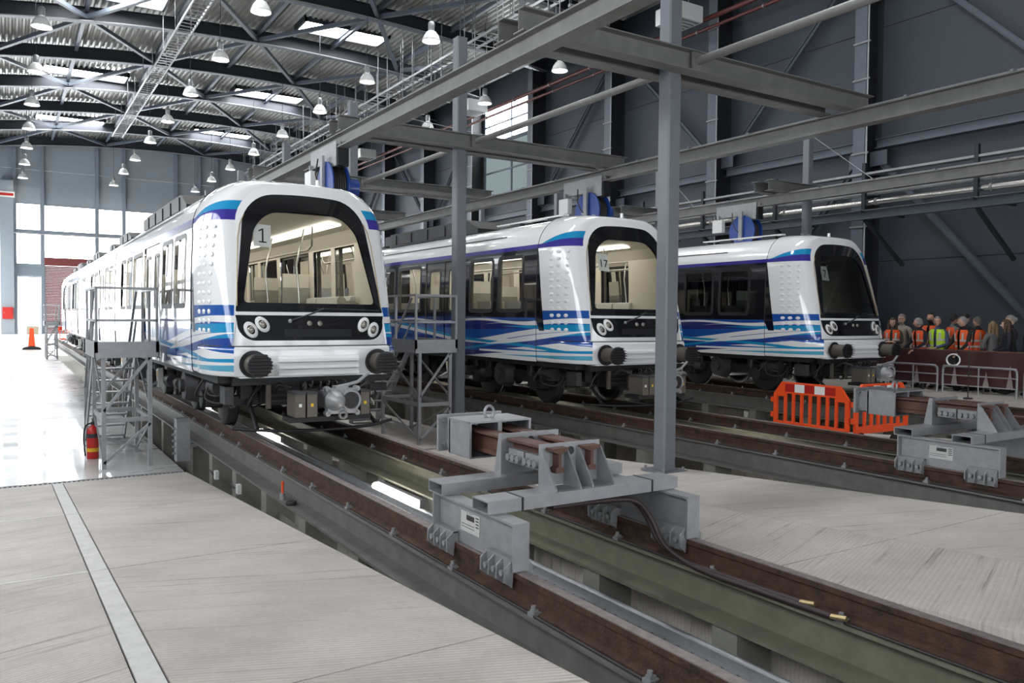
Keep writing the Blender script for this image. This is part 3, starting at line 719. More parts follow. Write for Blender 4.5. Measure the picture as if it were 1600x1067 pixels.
def disc(loop_, off, rings=5):
    n = len(loop_); cx = sum(p[0] for p in loop_)/n; cz = sum(p[1] for p in loop_)/n; vs = []; fs = []
    for r in range(rings):
        s = 1-r/rings
        vs += [S(cx+(x-cx)*s, cz+(z-cz)*s, off) for x, z in loop_]
    vs.append(S(cx, cz, off))
    for r in range(rings-1): fs += [(r*n+i, r*n+(i+1)%n, (r+1)*n+(i+1)%n, (r+1)*n+i) for i in range(n)]
    fs += [((rings-1)*n+i, (rings-1)*n+(i+1)%n, rings*n) for i in range(n)]
    return MB().add(vs, fs, True)
def side_mesh(y0, y1, holes, zlo, zhi, sgn, off=0., ny=None):
    """one body side with rectangular openings (ya, yb, za, zb)"""
    ys = sorted({y0, y1}|{v for h in holes for v in h[:2]}); zz = sorted({zlo, zhi, 1.2, 1.6, 2.2, 2.8}|{v for h in holes for v in h[2:]})
    zz = [z for z in zz if zlo <= z <= zhi]; mb = MB()
    for ya, yb in zip(ys, ys[1:]):
        for za, zb in zip(zz, zz[1:]):
            if any(h[0]-1e-4 <= ya and yb <= h[1]+1e-4 and h[2]-1e-4 <= za and zb <= h[3]+1e-4 for h in holes): continue
            mb.add([(sgn*(xs(za)+off), ya, za), (sgn*(xs(za)+off), yb, za), (sgn*(xs(zb)+off), yb, zb), (sgn*(xs(zb)+off), ya, zb)], [(0,1,2,3)])
    return mb
def rrect(w, h, r, k=4):
    P = []
    for cx, cy, a in ((w/2-r, h/2-r, 0), (-w/2+r, h/2-r, PI/2), (-w/2+r, -h/2+r, PI), (w/2-r, -h/2+r, 1.5*PI)):
        P += [(cx+r*math.cos(a+PI/2*i/k), cy+r*math.sin(a+PI/2*i/k)) for i in range(k+1)]
    return P
def side_ring(mb, yc, zc, w, h, r, t, sgn, off):
    a = rrect(w, h, r); b = rrect(w-2*t, h-2*t, max(.01, r-t)); n = len(a)
    mb.add([(sgn*(xs(zc+z)+off), yc+y, zc+z) for y, z in a]+[(sgn*(xs(zc+z)+off), yc+y, zc+z) for y, z in b], [(i, (i+1)%n, n+(i+1)%n, n+i) for i in range(n)]); return mb
CACHE = {}
def cached(key, fn, m):
    k = (key, m)
    if k not in CACHE: CACHE[k] = fn().mesh(key if isinstance(key, str) else key[0], m)
    return CACHE[k]
WINS = [(1.80, 2.68), (2.88, 3.80)]; DOORS = [(4.05, 5.85)]; WINS2 = [(6.10, 7.35), (7.55, 8.35), (8.55, 9.35)]
def car(label, loc, lead, L, lit, gl, under=True, detail=True):
    t = thing('metro_car', label, 'train', loc)
    y0 = 1.35 if lead else .12
    wins = (WINS+WINS2 if lead else [(.5, 1.3), (1.5, 2.3), (4.2, 5.2), (5.4, 6.4)]); doors = DOORS if lead else [(2.5, 4.0)]
    wins = [x for x in wins if x[1] < L-.2]
    holes = [(a, b, 1.72, 2.74) for a, b in wins]+[(a, b, .86, 2.80) for a, b in doors]
    key = ('lead' if lead else 'mid', round(L, 2))
    for sgn in (-1, 1):
        o = link('body_side', cached(('body_side', key, sgn), lambda: side_mesh(y0, L, holes, ZB, 2.93, sgn), 'livery'), t)
        link('inner_lining', cached(('inner_lining', key, sgn), lambda: side_mesh(y0-(.55 if lead else 0), L, holes, 1.0, 2.93, sgn, -.09), 'cream'), t)
        for a, b in wins:
            yc, w = (a+b)/2, b-a
            wn = link('side_window', cached(('side_window', key, sgn, a), lambda: MB().add([(sgn*(xs(z)-.02), y, z) for y, z in ((a,1.72),(b,1.72),(b,2.2),(a,2.2),(b,2.74),(a,2.74))], [(0,1,2,3),(3,2,4,5)]), gl), t)
            link('window_seal', cached(('window_seal', key, sgn, a), lambda: side_ring(MB(), yc, 2.23, w+.06, 1.08, .12, .075, sgn, .006), 'black'), wn)
        for a, b in doors:
            for ya, yb in ((a, (a+b)/2-.008), ((a+b)/2+.008, b)):
                dw = (ya+.20, yb-.20, 1.72, 2.62)
                dr = link('door', cached(('door', key, sgn, ya), lambda: side_mesh(ya+.012, yb-.012, [dw], .86, 2.80, sgn, -.018), 'livery'), t)
                link('door_window', cached(('door_window', key, sgn, ya), lambda: MB().add([(sgn*(xs(z)-.03), y, z) for y, z in ((dw[0],1.72),(dw[1],1.72),(dw[1],2.62),(dw[0],2.62))], [(0,1,2,3)]), gl), dr)
                link('door_seal', cached(('door_seal', key, sgn, ya), lambda: side_ring(MB(), (dw[0]+dw[1])/2, 2.17, dw[1]-dw[0]+.04, .94, .10, .05, sgn, -.012), 'black'), dr)
            link('door_gap', cached(('door_gap', key, sgn, a), lambda: MB().box(*sorted((sgn*1.24, sgn*1.25)), a, b, .86, 2.8) if False else side_mesh(a, b, [(a+.15, (a+b)/2-.12, 1.6, 2.7), ((a+b)/2+.12, b-.15, 1.6, 2.7)], .86, 2.8, sgn, -.05), 'black'), t)
        link('roof_slot', cached(('roof_slot', key, sgn), lambda: MB().add([(sgn*(xs(z)+.004), y, z) for y, z in ((y0+1.2,3.13),(L-.3,3.13),(L-.3,3.16),(y0+1.2,3.16))], [(0,1,2,3)]), 'mid_equip'), t)
    def roof():
        mb = MB(); zz = [2.93+(ZT-2.93)*i/8 for i in range(9)]; pr = [(xs(z), z) for z in zz]; pr[-1] = (HW-RT, ZT)
        pr += [((HW-RT)*(1-i/4), ZT+.05*(1-(1-i/4)**2)) for i in range(1, 5)]
        full = pr+[(-x, z) for x, z in pr[:-1][::-1]]; n = len(full)
        return mb.add([(x, y, z) for y in (y0, L) for x, z in full], [(i, i+1, n+i+1, n+i) for i in range(n-1)], True)
    link('roof_shell', cached(('roof_shell', key), roof, 'white_paint'), t)
    link('end_wall', cached(('end_wall', key), lambda: MB().add([(x, L, z) for x, z in SEC], [tuple(range(len(SEC)))]), 'rubber'), t)
    link('car_floor', cached(('car_floor', key), lambda: MB().box(-1.24, 1.24, .35 if lead else .1, L, .93, 1.0), 'floor_car'), t)
    link('underframe', cached(('underframe', key), lambda: MB().box(-1.2, 1.2, .3, L-.1, .72, .93), 'dark_equip'), t)
    link('car_ceiling', cached(('car_ceiling', key), lambda: MB().add([(x, y, z) for y in (.75 if lead else .1, L-.02) for x, z in ((1.22,2.75),(1.05,2.95),(.6,3.02),(-.6,3.02),(-1.05,2.95),(-1.22,2.75))], [(i,i+1,7+i,6+i) for i in range(5)]), 'cream'), t)
    link('inner_end', cached(('inner_end', key), lambda: MB().box(-1.2, -.4, L-.05, L-.03, 1.0, 2.95).box(.4, 1.2, L-.05, L-.03, 1.0, 2.95), 'cream'), t)
    for s in (-1, 1):
        link('light_strip', cached(('light_strip', key, s), lambda: MB().box(s*.72-.09, s*.72+.09, 1.3 if lead else .3, L-.3, 2.965, 2.975), 'car_light' if lit else 'cream'), t)
    if not lead:
        link('gangway_bellows', cached(('gangway', key), lambda: MB().add([(x*.97, y, .02+z*.985) for y in (-.09, .125) for x, z in SEC], [(i, (i+1)%len(SEC), len(SEC)+(i+1)%len(SEC), len(SEC)+i) for i in range(len(SEC))]), 'rubber'), t)
    # interior fittings
    if detail:
        for i, yy in enumerate((2.2, 4.0, 5.9, 8.2) if lead else (2.3, 4.2)):
            for s in (-1, 1):
                if yy > L-.5: continue
                link('grab_pole', cached(('grab_pole', s), lambda: MB().tube([(s*.45, 0, 1.0), (s*.45, 0, 1.9), (s*.42, .03, 2.4), (s*.55, .05, 2.98)], .018, 8), 'steel_bright'), t, (0, yy, 0))
        for s in (-1, 1):
            link('grab_rail', cached(('grab_rail', s, lead), lambda: MB().tube([(s*.5, 1.7, 2.97), (s*.5, 1.72, 2.68), (s*.5, 1.9, 2.62), (s*.5, 5.6, 2.62), (s*.5, 5.75, 2.68), (s*.5, 5.77, 2.97)], .016, 8), 'steel_bright'), t)
            for (a, b) in ((1.6, 3.9), (6.1, 9.3)) if lead else ((.4, 2.3), (4.3, 6.2)):
                if b > L: continue
                n = int((b-a)/.55)
                for i in range(n):
                    st = link('seat', cached(('seat', s), lambda: MB().prism([(s*1.16, 1.42), (s*.78, 1.40), (s*.74, 1.46), (s*1.02, 1.52), (s*1.08, 1.9), (s*1.16, 1.92)], 'y', 0, .5), 'cream_seat'), t, (0, a+i*.55, 0))
            for yy in ((4.0, 5.95) if lead else (2.42, 4.1)):
                link('draught_screen', cached(('draught', s), lambda: MB().box(*sorted((s*.72, s*1.2)), -.02, .02, 1.05, 2.35), 'cream'), t, (0, yy, 0))
                link('plastic_cover', cached(('plastic', s), lambda: MB().box(*sorted((s*.66, s*1.19)), -.06, .06, 1.04, 2.1), 'plastic_film'), t, (0, yy, 0))
    if lead: cab_front(t, gl, lit)
    if under: running_gear(t, L, lead)
    return t

def cab_front(t, gl, lit):
    low = [p for p in INN if p[1] <= 1.6]; rt = [p for p in low if p[0] > 0 and p[1] > 1.2751]; rt.sort(key=lambda p: p[1]); bt = sorted([p for p in low if p[1] <= 1.2751], key=lambda p: p[0]); LOWP = bt+rt+[(1.012*(1-i/10), 1.605) for i in range(0, 21)]+[(-x, z) for x, z in rt[::-1]]
    def shell():
        n = len(OUT); K = 9; vs = []; fs = []
        for k in range(K+1):
            q = k/K*PI/2; ex = math.sin(q)**.75; ey = 1-math.cos(q)
            for (xo, zo), (xp, zp) in zip(OUT, SEC):
                p0 = S(xo, zo); vs.append((p0[0]+(xp-xo)*ex, p0[1]+(1.35-p0[1])*ey, zo+(zp-zo)*ex))
        for k in range(K): fs += [(k*n+i, k*n+(i+1)%n, (k+1)*n+(i+1)%n, (k+1)*n+i) for i in range(n)]
        return MB().add(vs, fs, True)
    cs = link('cab_shell', cached('cab_shell', shell, 'livery'), t)
    link('cab_seam', cached('cab_seam', lambda: MB().tube([(x*1.002, 1.35, z) for x, z in SEC if z > 2.9 or abs(x) > 1.25], .006, 5), 'black'), cs)
    # rim: outer outline to black area, slightly proud
    link('front_rim', cached('front_rim', lambda: ring(OUT, INN, lambda x, z: S(x, z), lambda x, z: S(x, z, .012)), 'white_paint'), t)
    UP = loop(1.005, 1.645, .80, 3.19, .02, .42, bulge=.055)
    WN = loop(.905, 1.765, .66, 2.95, .05, .36, bulge=.06)
    link('windscreen_mask', cached('windscreen_mask', lambda: ring(UP, WN, lambda x, z: S(x, z, .012), lambda x, z: S(x, z, .016)), 'black_gloss'), t)
    link('windscreen', cached('windscreen', lambda: disc(WN, .012, 6), 'unlit_screen_glass' if gl == 'unlit_glass' else 'wind_glass'), t)
    link('mask_lining', cached('mask_lining', lambda: ring(UP, WN, lambda x, z: S(x, z, -.03), lambda x, z: S(x, z, -.03)), 'black'), t)
    LO = loop(1.02, 1.275, 1.005, 1.605, .22, .02, k=8)
    lp = link('light_panel', cached('light_panel', lambda: disc(LOWP, .012, 4), 'black_gloss'), t)
    link('divider_bar', cached('divider_bar', lambda: MB().add([S(-1.02+2.04*i/20, z, .014) for z in (1.603, 1.647) for i in range(21)], [(i, i+1, 22+i, 21+i) for i in range(20)], True), 'white_paint'), t)
    link('backing', cached('backing', lambda: disc(loop(1.02, 1.0, 1.03, 1.7, .05, .05), -.06, 2), 'black'), t)
    for s in (-1, 1):
        for (xx, zz, rot) in ((.835, 1.415, .5), (.69, 1.485, .6)):
            def hl():
                mb = MB(); n = 20; vs = []
                for rr, off in ((1., .016), (.98, .03), (.55, .034)):
                    for i in range(n):
                        a = 2*PI*i/n; ex, ez = .078*rr*math.cos(a), .112*rr*math.sin(a); r = -s*rot
                        vs.append(S(s*xx+ex*math.cos(r)-ez*math.sin(r), zz+ex*math.sin(r)+ez*math.cos(r), off))
                return mb.add(vs, [(k*n+i, k*n+(i+1)%n, (k+1)*n+(i+1)%n, (k+1)*n+i) for k in range(2) for i in range(n)], True)
            h = link('headlight', cached(('headlight', s, xx), hl, 'white_matt'), t)
            link('lens', cached(('lens', s, xx), lambda: MB().ball(S(s*xx, zz, .018), .048, 8, 1, .5, 1), 'lens'), h)
    for xx in (-.08, .06):
        link('marker_lamp', cached(('marker', xx), lambda: MB().lathe([(.001, -.02), (.03, -.018), (.036, 0)], S(xx, 1.50, .012), 12, 'y'), 'lens'), t)
    link('display_panel', cached('display_panel', lambda: MB().add([S(-.42+.92*i/8, z, .0145) for z in (1.325, 1.425) for i in range(9)], [(i, i+1, 10+i, 9+i) for i in range(8)]), 'dark_equip'), t)
    wp = link('wiper', cached('wiper', lambda: MB().tube([S(-.33, 1.535, .03), S(-.05, 1.63, .05), S(.12, 1.70, .05)], .012, 6), 'mid_equip'), t)
    link('wiper_blade', cached('wiper_blade', lambda: MB().tube([S(.02, 1.695, .035), S(.95, 1.68, .035)], .010, 6), 'black'), wp)
    link('wiper_pivot', cached('wiper_pivot', lambda: MB().ball(S(-.34, 1.53, .03), .028, 6), 'galv'), wp)
    for s in (-1, 1):
        link('rim_trim', cached(('rim_trim', s), lambda: MB().tube([S(s*x, z, .022) for x, z in ((.985, 1.72), (.955, 2.2), (.925, 2.6), (.885, 2.8), (.83, 2.92))], .007, 5), 'brass'), t)
    # bumper fairing wrapping the corners
    def fair(i0, i1):
        pl = [(-1.30, .95), (-1.295, .7), (-1.25, .4), (-1.17, .2), (-1.04, .06), (-.85, .0), (-.5, -.03), (0, -.04)]; pl = pl+[(-x, y) for x, y in pl[:-1][::-1]]; pl = pl[i0:i1+1]
        zz = [.82, .84, 1.15, 1.19, 1.20]; sh = [0, .02, .02, .012, -.01]; n = len(pl)
        return MB().add([(x*(1+s/1.2), y-s*1.2, z) for z, s in zip(zz, sh) for x, y in pl], [(k*n+i, k*n+i+1, (k+1)*n+i+1, (k+1)*n+i) for k in range(4) for i in range(n-1)], True)
    fo = link('bumper_fairing', cached('bumper_fairing', lambda: fair(4, 10), 'white_paint'), t)
    for a_, b_ in ((0, 4), (10, 14)): link('fairing_corner', cached(('fairing_corner', a_), lambda: fair(a_, b_), 'livery'), fo)
    link('fairing_seam', cached('fairing_seam', lambda: MB().tube([(x*1.004, y-.004, 1.205) for x, y in ((-1.3,.95),(-1.25,.4),(-1.17,.2),(-1.04,.06),(-.85,0),(-.5,-.03),(0,-.04),(.5,-.03),(.85,0),(1.04,.06),(1.17,.2),(1.25,.4),(1.3,.95))], .007, 5), 'mid_equip'), fo)
    for i in range(3):
        link('bumper_rib', cached(('bumper_rib', i), lambda: MB().prism([(-.03, .815+i*.088), (-.15, .83+i*.088), (-.15, .865+i*.088), (-.10, .90+i*.088), (-.03, .903+i*.088)], 'x', -.54, .54), 'white_paint'), fo)
    link('lower_edge', cached('lower_edge', lambda: MB().box(-1.0, 1.0, -.02, .5, .80, .82), 'white_paint'), fo)
    for s in (-1, 1):
        link('buffer_socket', cached(('buffer_socket', s), lambda: MB().cyl((s*.84, -.05, .98), (s*.84, -.066, .98), .175, n=24), 'black'), t)
        bf = link('buffer', cached(('buffer', s), lambda: MB().cyl((s*.84, .05, .98), (s*.84, -.36, .98), .125, n=24), 'equip_box'), t)
        def face():
            mb = MB().cyl((s*.84, -.345, .98), (s*.84, -.375, .98), .15, n=24)
            for i in range(7):
                z = .98-.125+i*.0417; hw = math.sqrt(max(.001, .15**2-(z-.98)**2))
                mb.prism([(-.37, z-.012), (-.43, z-.003), (-.43, z+.004), (-.37, z+.012)], 'x', s*.84-hw, s*.84+hw)
            return mb
        link('buffer_face', cached(('buffer_face', s), face, 'black'), bf)
    # vent dimples on the cab panel
    dm = cached('vent_dimple', lambda: MB().ball((0,0,0), .055, 6, .13, 1, .6), 'white_paint')
    for s in (-1, 1):
        for r in range(12):
            for cidx in range(3):
                y = .62+cidx*.175-(.10*(r/11)); z = 2.76-r*.124
                xo = 1.075-.175*(z-.84)/2.46; py = yf(z)+.10*(xo/1.05)**2; q = math.acos(max(0, min(1, 1-(y-py)/(1.35-py)))); x = xo+(xs(z)-xo)*math.sin(q)**.75
                link('vent_dimple', dm, t, (s*(x-.001), y, z), (0, 0, -s*.15))
    an = link('antenna', cached('antenna', lambda: MB().cyl((.35, 1.0, 3.40), (.35, 1.0, 3.56), .035, .03, n=10), 'white_paint'), t)
    for xx in (-.5, -.25): link('roof_clip', cached(('roof_clip', xx), lambda: MB().tube([(xx, 1.0, 3.40), (xx-.02, 1.02, 3.48), (xx-.05, 1.06, 3.49)], .012, 5), 'galv'), t)

def running_gear(t, L, lead):
    def wheel(): return MB().lathe([(.05,-.07),(.36,-.07),(.39,-.06),(.39,.035),(.42,.05),(.42,.07),(.34,.075),(.30,.03),(.16,.03),(.14,.08),(.05,.08)], (0,0,0), 26, 'x', True)
    for by in ((1.75, 6.9) if lead else (.6, L-3.4) if L > 7 else (1.5,)):
        bg = link('bogie', cached('bogie', lambda: MB().box(-1.0, -.86, -.35, 2.45, .38, .58).box(.86, 1.0, -.35, 2.45, .38, .58).box(-.9, .9, .75, 1.35, .36, .66), 'dark_equip'), t, (0, by, 0))
        for wy in (0, 2.1):
            for s in (-1, 1):
                link('wheel', cached('wheel', wheel, 'dark_equip'), bg, (s*.75, wy, .392), (0, 0, 0 if s < 0 else PI))
                link('axle_box', cached(('axle_box', s), lambda: MB().cyl((s*.84, 0, .39), (s*1.12, 0, .39), .15, .13, n=16).box(*sorted((s*.88, s*1.08)), -.22, .22, .30, .48), 'dark_equip'), bg, (0, wy, 0))
                link('spring', cached(('spring', s), lambda: MB().cyl((s*.95, -.28, .5), (s*.95, -.28, .72), .09, n=12).cyl((s*.95, .28, .5), (s*.95, .28, .72), .09, n=12), 'black'), bg, (0, wy, 0))
            link('axle', cached('axle', lambda: MB().cyl((-.74, 0, .39), (.74, 0, .39), .075, n=12), 'dark_equip'), bg, (0, wy, 0))
            link('motor', cached('motor', lambda: MB().cyl((-.35, .42, .45), (.45, .42, .45), .24, n=16), 'mid_equip'), bg, (0, wy if wy == 0 else wy-.84, 0))
        for s in (-1, 1):
            link('damper', cached(('damper', s), lambda: MB().cyl((s*1.10, 2.35, .48), (s*1.10, 2.75, .46), .11, n=14).cyl((s*1.10, 1.75, .48), (s*1.10, 2.4, .48), .035, n=8).cyl((s*1.1, 1.62, .48), (s*1.1, 1.85, .48), .095, n=12), 'mid_equip'), bg)
            link('gear_case', cached(('gear_case', s), lambda: MB().cyl((s*.95, 1.1, .5), (s*1.16, 1.1, .5), .28, .22, n=18).cyl((s*1.16, 1.1, .5), (s*1.22, 1.1, .5), .1, n=12), 'mid_equip'), bg)
            cs = link('collector_shoe', cached(('collector_shoe', s), lambda: MB().prism([(2.95, .32), (3.16, .32), (3.24, .62), (3.02, .66)], 'x', *sorted((s*1.16, s*1.24))), 'white_matt'), bg)
            link('shoe_arm', cached(('shoe_arm', s), lambda: MB().box(*sorted((s*1.18, s*1.45)), 3.05, 3.22, .27, .31).tube([(s*1.2, 3.1, .42), (s*1.42, 3.15, .3)], .03, 8), 'galv'), cs)
            link('warning_label', cached(('warning_label', s), lambda: MB().box(*sorted((s*1.241, s*1.245)), 3.06, 3.16, .5, .6), 'yellow'), cs)
            link('junction_box', cached(('junction_box', s), lambda: MB().box(*sorted((s*.98, s*1.14)), 2.72, 2.98, .64, .80), 'equip_box'), bg)
    if lead:
        for i in range(34):
            rnd = random.Random(i); x0 = rnd.uniform(-1.1, .9); y0 = rnd.uniform(.35, 1.25); z0 = rnd.uniform(.30, .62)
            link('equipment_box', cached(('equip', i), lambda: MB().box(x0, x0+rnd.uniform(.1, .35), y0, y0+rnd.uniform(.08, .3), z0, min(.80, z0+rnd.uniform(.1, .35))), rnd.choice(['dark_equip', 'dark_equip', 'mid_equip'])), t)
        for i in range(22):
            rnd = random.Random(100+i); x = rnd.uniform(-1.15, 1.15); y = rnd.uniform(.2, 1.6); z1 = rnd.uniform(.3, .5)
            pts = [(x, y, .8), (x+rnd.uniform(-.1, .1), y+rnd.uniform(-.1, .1), .65), (x+rnd.uniform(-.25, .25), y+rnd.uniform(-.2, .2), z1), (x+rnd.uniform(-.4, .4), y+rnd.uniform(0, .5), z1+.05), (x+rnd.uniform(-.4, .4), y+.5, .7)]
            link('hose', cached(('hose', i), lambda: MB().tube(smooth(pts), .015, 6), 'white_cable' if i % 5 == 0 else 'cable'), t)
        link('pipe_bracket', cached('pipe_bracket', lambda: MB().tube([(-.3, .18, .36), (.12, .18, .36), (.2, .18, .42), (.2, .18, .78)], .018, 6), 'mid_equip'), t)
        for xx in (-.62, -.14): link('hanger_bar', cached(('hanger_bar', xx), lambda: MB().box(xx, xx+.06, .15, .2, .38, .78), 'equip_box'), t)
        cp = link('coupler', cached('coupler', lambda: MB().box(-.06, .34, -.62, -.50, .36, .68).cyl((.14, -.5, .52), (.14, .9, .56), .11, n=12).box(-.04, .32, -.5, -.2, .42, .64), 'galv'), t)
        link('coupler_cone', cached('coupler_cone', lambda: MB().lathe([(.135, 0), (.12, -.04), (.07, -.17), (.03, -.19), (.001, -.19)], (.035, -.62, .53), 20, 'y'), 'galv'), cp)
        link('coupler_funnel', cached('coupler_funnel', lambda: MB().lathe([(.135, 0), (.135, -.02), (.11, -.02), (.10, .0)], (.24, -.625, .53), 20, 'y').lathe([(.105, -.021), (.001, -.0215)], (.24, -.62, .53), 20, 'y'), 'black'), cp)
        link('funnel_ring', cached('funnel_ring', lambda: MB().lathe([(.105, -.02), (.11, -.035), (.135, -.035), (.14, 0)], (.24, -.62, .53), 22, 'y'), 'galv'), cp)
        link('coupler_lug', cached('coupler_lug', lambda: MB().lathe([(.03, 0), (.03, -.03), (.06, -.03), (.06, 0)], (.14, -.6, .345), 14, 'y'), 'galv_cast'), cp)
        link('release_handle', cached('release_handle', lambda: MB().tube([(.10, -.55, .70), (.2, -.58, .72), (.33, -.63, .76), (.48, -.62, .87)], .022, 8).box(.05, .22, -.6, -.45, .67, .71), 'galv'), cp)
        for nm, x0, x1 in (('l', -.46, -.32), ('m', -.31, -.17), ('r', .40, .53)):
            link('contact_box', cached(('contact_box', nm), lambda: MB().box(x0+.006, x1-.006, -.55, -.2, .33, .615), 'equip_box'), cp)
            link('box_lid', cached(('box_lid', nm), lambda: MB().box(x0, x1, -.56, -.19, .615, .645), 'mid_equip'), cp)
            link('box_sticker', cached(('box_sticker', nm), lambda: MB().box((x0+x1)/2-.018, (x0+x1)/2+.018, -.553, -.55, .46, .50), 'yellow' if nm != 'l' else 'white_matt'), cp)
        for xx in (-.055, .335):
            for zz in (.365, .675): link('coupler_ear', cached(('coupler_ear', xx, zz), lambda: MB().cyl((xx, -.62, zz), (xx, -.52, zz), .035, n=10), 'galv'), cp)
        for i in range(6): link('control_hose', cached(('control_hose', i), lambda: MB().tube(smooth([(-.28+i*.11, -.25, .64), (-.26+i*.11, -.3, .72+.02*(i % 2)), (-.2+i*.1, -.1, .74), (-.15+i*.08, .25, .70)]), .012, 6), 'cable'), cp)
        for i, (xx, yy, rr) in enumerate(((-.95, 1.2, .13), (-.7, .62, .1), (.72, .62, .1), (.98, 1.15, .13), (-.35, .45, .08))):
            link('air_tank', cached(('air_tank', i), lambda: MB().cyl((xx, yy, .58), (xx, yy+.45, .58), rr, n=14), 'mid_equip'), t)
        link('front_beam', cached('front_beam', lambda: MB().box(-1.05, 1.05, .1, .2, .70, .80), 'dark_equip'), t)
        link('terminal_rack', cached('terminal_rack', lambda: MB().box(-.55, -.15, .22, .5, .42, .76), 'dark_equip'), t)
        for i in range(4): link('terminal_rail', cached(('terminal_rail', i), lambda: MB().box(-.54, -.16, .205, .22, .46+i*.075, .485+i*.075), 'mid_equip'), t)
        link('box_frame', cached('box_frame', lambda: MB().box(-.5, .56, -.5, -.15, .26, .32).box(-.2, -.12, -.4, -.2, .3, .66).box(.33, .40, -.4, -.2, .3, .66), 'dark_equip'), cp)
        for kk, pts in enumerate((((.5, -.3, .66), (.6, -.35, .72), (.65, -.2, .6), (.6, 0, .62), (.5, .3, .75)), ((-.4, -.2, .66), (-.5, -.05, .72), (-.5, .2, .6), (-.3, .4, .75)))): link('coupler_cable', cached(('coupler_cable', kk), lambda: MB().tube(smooth(pts), .024, 8), 'cable'), cp)
        link('obstacle_deflector', cached('obstacle_deflector', lambda: MB().tube(smooth([(-1.0, .35, .12), (-.6, .0, .11), (.0, -.12, .10), (.6, -.25, .13), (.95, -.30, .2)]), .022, 6).tube([(-.75, .6, .5), (-.75, .1, .12)], .03, 6).tube([(.75, .6, .5), (.75, -.22, .15)], .03, 6), 'dark_equip'), t)
    else:
        for i in range(3): link('equipment_box', cached(('eqmid', i), lambda: MB().box(-1.15, 1.15, 3.4+i*.5, 3.8+i*.5, .3, .75), 'dark_equip'), t)
def smooth(pts, n=5):
    P = [Vector(p) for p in pts]; out = []
    for i in range(len(P)-1):
        p0, p1, p2, p3 = P[max(0,i-1)], P[i], P[i+1], P[min(len(P)-1,i+2)]
        for k in range(n):
            q = k/n; out.append(.5*((2*p1)+(p2-p0)*q+(2*p0-5*p1+4*p2-p3)*q*q+(3*p1-p0-3*p2+p3)*q**3))
    return out+[P[-1]]
def text_mesh(name, s, size, m):
    c = bpy.data.curves.new(name, 'FONT'); c.body = s; c.size = size; c.align_x = 'CENTER'; c.extrude = .001
    o = bpy.data.objects.new(name, c); COL.objects.link(o); dg = bpy.context.evaluated_depsgraph_get()
    me = bpy.data.meshes.new_from_object(o.evaluated_get(dg)); bpy.data.objects.remove(o); me.materials.clear(); me.materials.append(MATS[m]); return me
def number_sheet(tx, ny, num, which, u, z, tilt):
    o = thing('number_sheet', 'white paper sheet with number %s taped inside the windscreen of the %s train' % (num, which), 'paper sheet', (0,0,0))
    p = S(u, z, -.035); o.location = (tx+p[0], ny+p[1], z); sl = math.atan(.57/2.17*1.1)
    o.rotation_euler = (-sl, tilt, 0)
    MB().box(-.115, .115, 0, .002, -.16, .16).build('sheet', 'paper', o)
    if num == '1': MB().prism([(-.045,-.1),(.055,-.1),(.055,-.083),(.016,-.083),(.016,.1),(-.002,.1),(-.05,.068),(-.042,.052),(-.004,.075),(-.004,-.083),(-.045,-.083)], 'y', -.004, -.001).build('numeral', 'ink', o)
    else: link('numeral', text_mesh('numeral', num, .24 if len(num) == 1 else .2, 'ink'), o, (0, -.003, -.09), (PI/2, 0, 0))
    for s in (-1, 1): MB().bar((s*.09, -.002, .14), (s*.14, -.002, .20), .035, .001).build('tape', 'paper', o)
def roof_box(o, y0, y1, h=.30, w=.85):
    MB().prism([(y0, 3.40), (y1, 3.40), (y1, 3.42+h), (y0+.5, 3.42+h), (y0, 3.5)], 'x', -w, w).build('roof_equipment', 'dark_equip', o)
    n = int((y1-y0)/.9)
    for i in range(n): MB().box(-w-.02, -w, y0+.6+i*.9, y0+1.3+i*.9, 3.44, 3.38+h).build('roof_hatch', 'dark_equip', o)

T1 = car('white and blue metro lead car nearest the viewer, number 1 in its windscreen', (TX[0], NOSE[0], 0), True, 10.4, True, 'side_glass')
number_sheet(TX[0], NOSE[0], '1', 'nearest', -.60, 2.66, .06)
T1b = car('second car of the nearest metro train', (TX[0], NOSE[0]+10.5, 0), False, 7.75, True, 'side_glass')
T1c = car('third car of the nearest metro train', (TX[0], NOSE[0]+18.35, 0), False, 6.95, True, 'side_glass')
T1d = car('last visible car of the nearest metro train', (TX[0], NOSE[0]+25.4, 0), False, 6.35, True, 'side_glass')
T2 = car('white and blue metro lead car of the middle train, number 17 in its windscreen', (TX[1], NOSE[1], 0), True, 10.4, True, 'side_glass')
number_sheet(TX[1], NOSE[1], '17', 'middle', -.56, 2.58, .05)
T2b = car('second car of the middle metro train behind the nearest train', (TX[1], NOSE[1]+10.5, 0), False, 7.75, True, 'side_glass')
T3 = car('white and blue metro lead car of the farthest train with dark windows, number 7', (TX[2], NOSE[2], 0), True, 10.4, False, 'unlit_glass')
number_sheet(TX[2], NOSE[2], '7', 'farthest', -.58, 2.60, .05)
T3b = car('second car of the farthest metro train behind the middle train', (TX[2], NOSE[2]+10.5, 0), False, 7.75, False, 'unlit_glass')
for o in (T1, T2): roof_box(o, 4.3, 8.9)
for o in (T1b, T1c, T1d, T2b, T3b):
    roof_box(o, 1.0, 3.4, .25); roof_box(o, 4.4, 5.6, .2)
for o in (T1, T2, T3):
    for x in (-.62, .5):
        MB().box(x, x+.12, 1.5, 3.9, 3.50, 3.53).build('roof_rail', 'white_matt', o)
        for y in (1.7, 3.0): MB().box(x+.01, x+.11, y, y+.35, 3.42, 3.50).build('rail_foot', 'mid_equip', o)
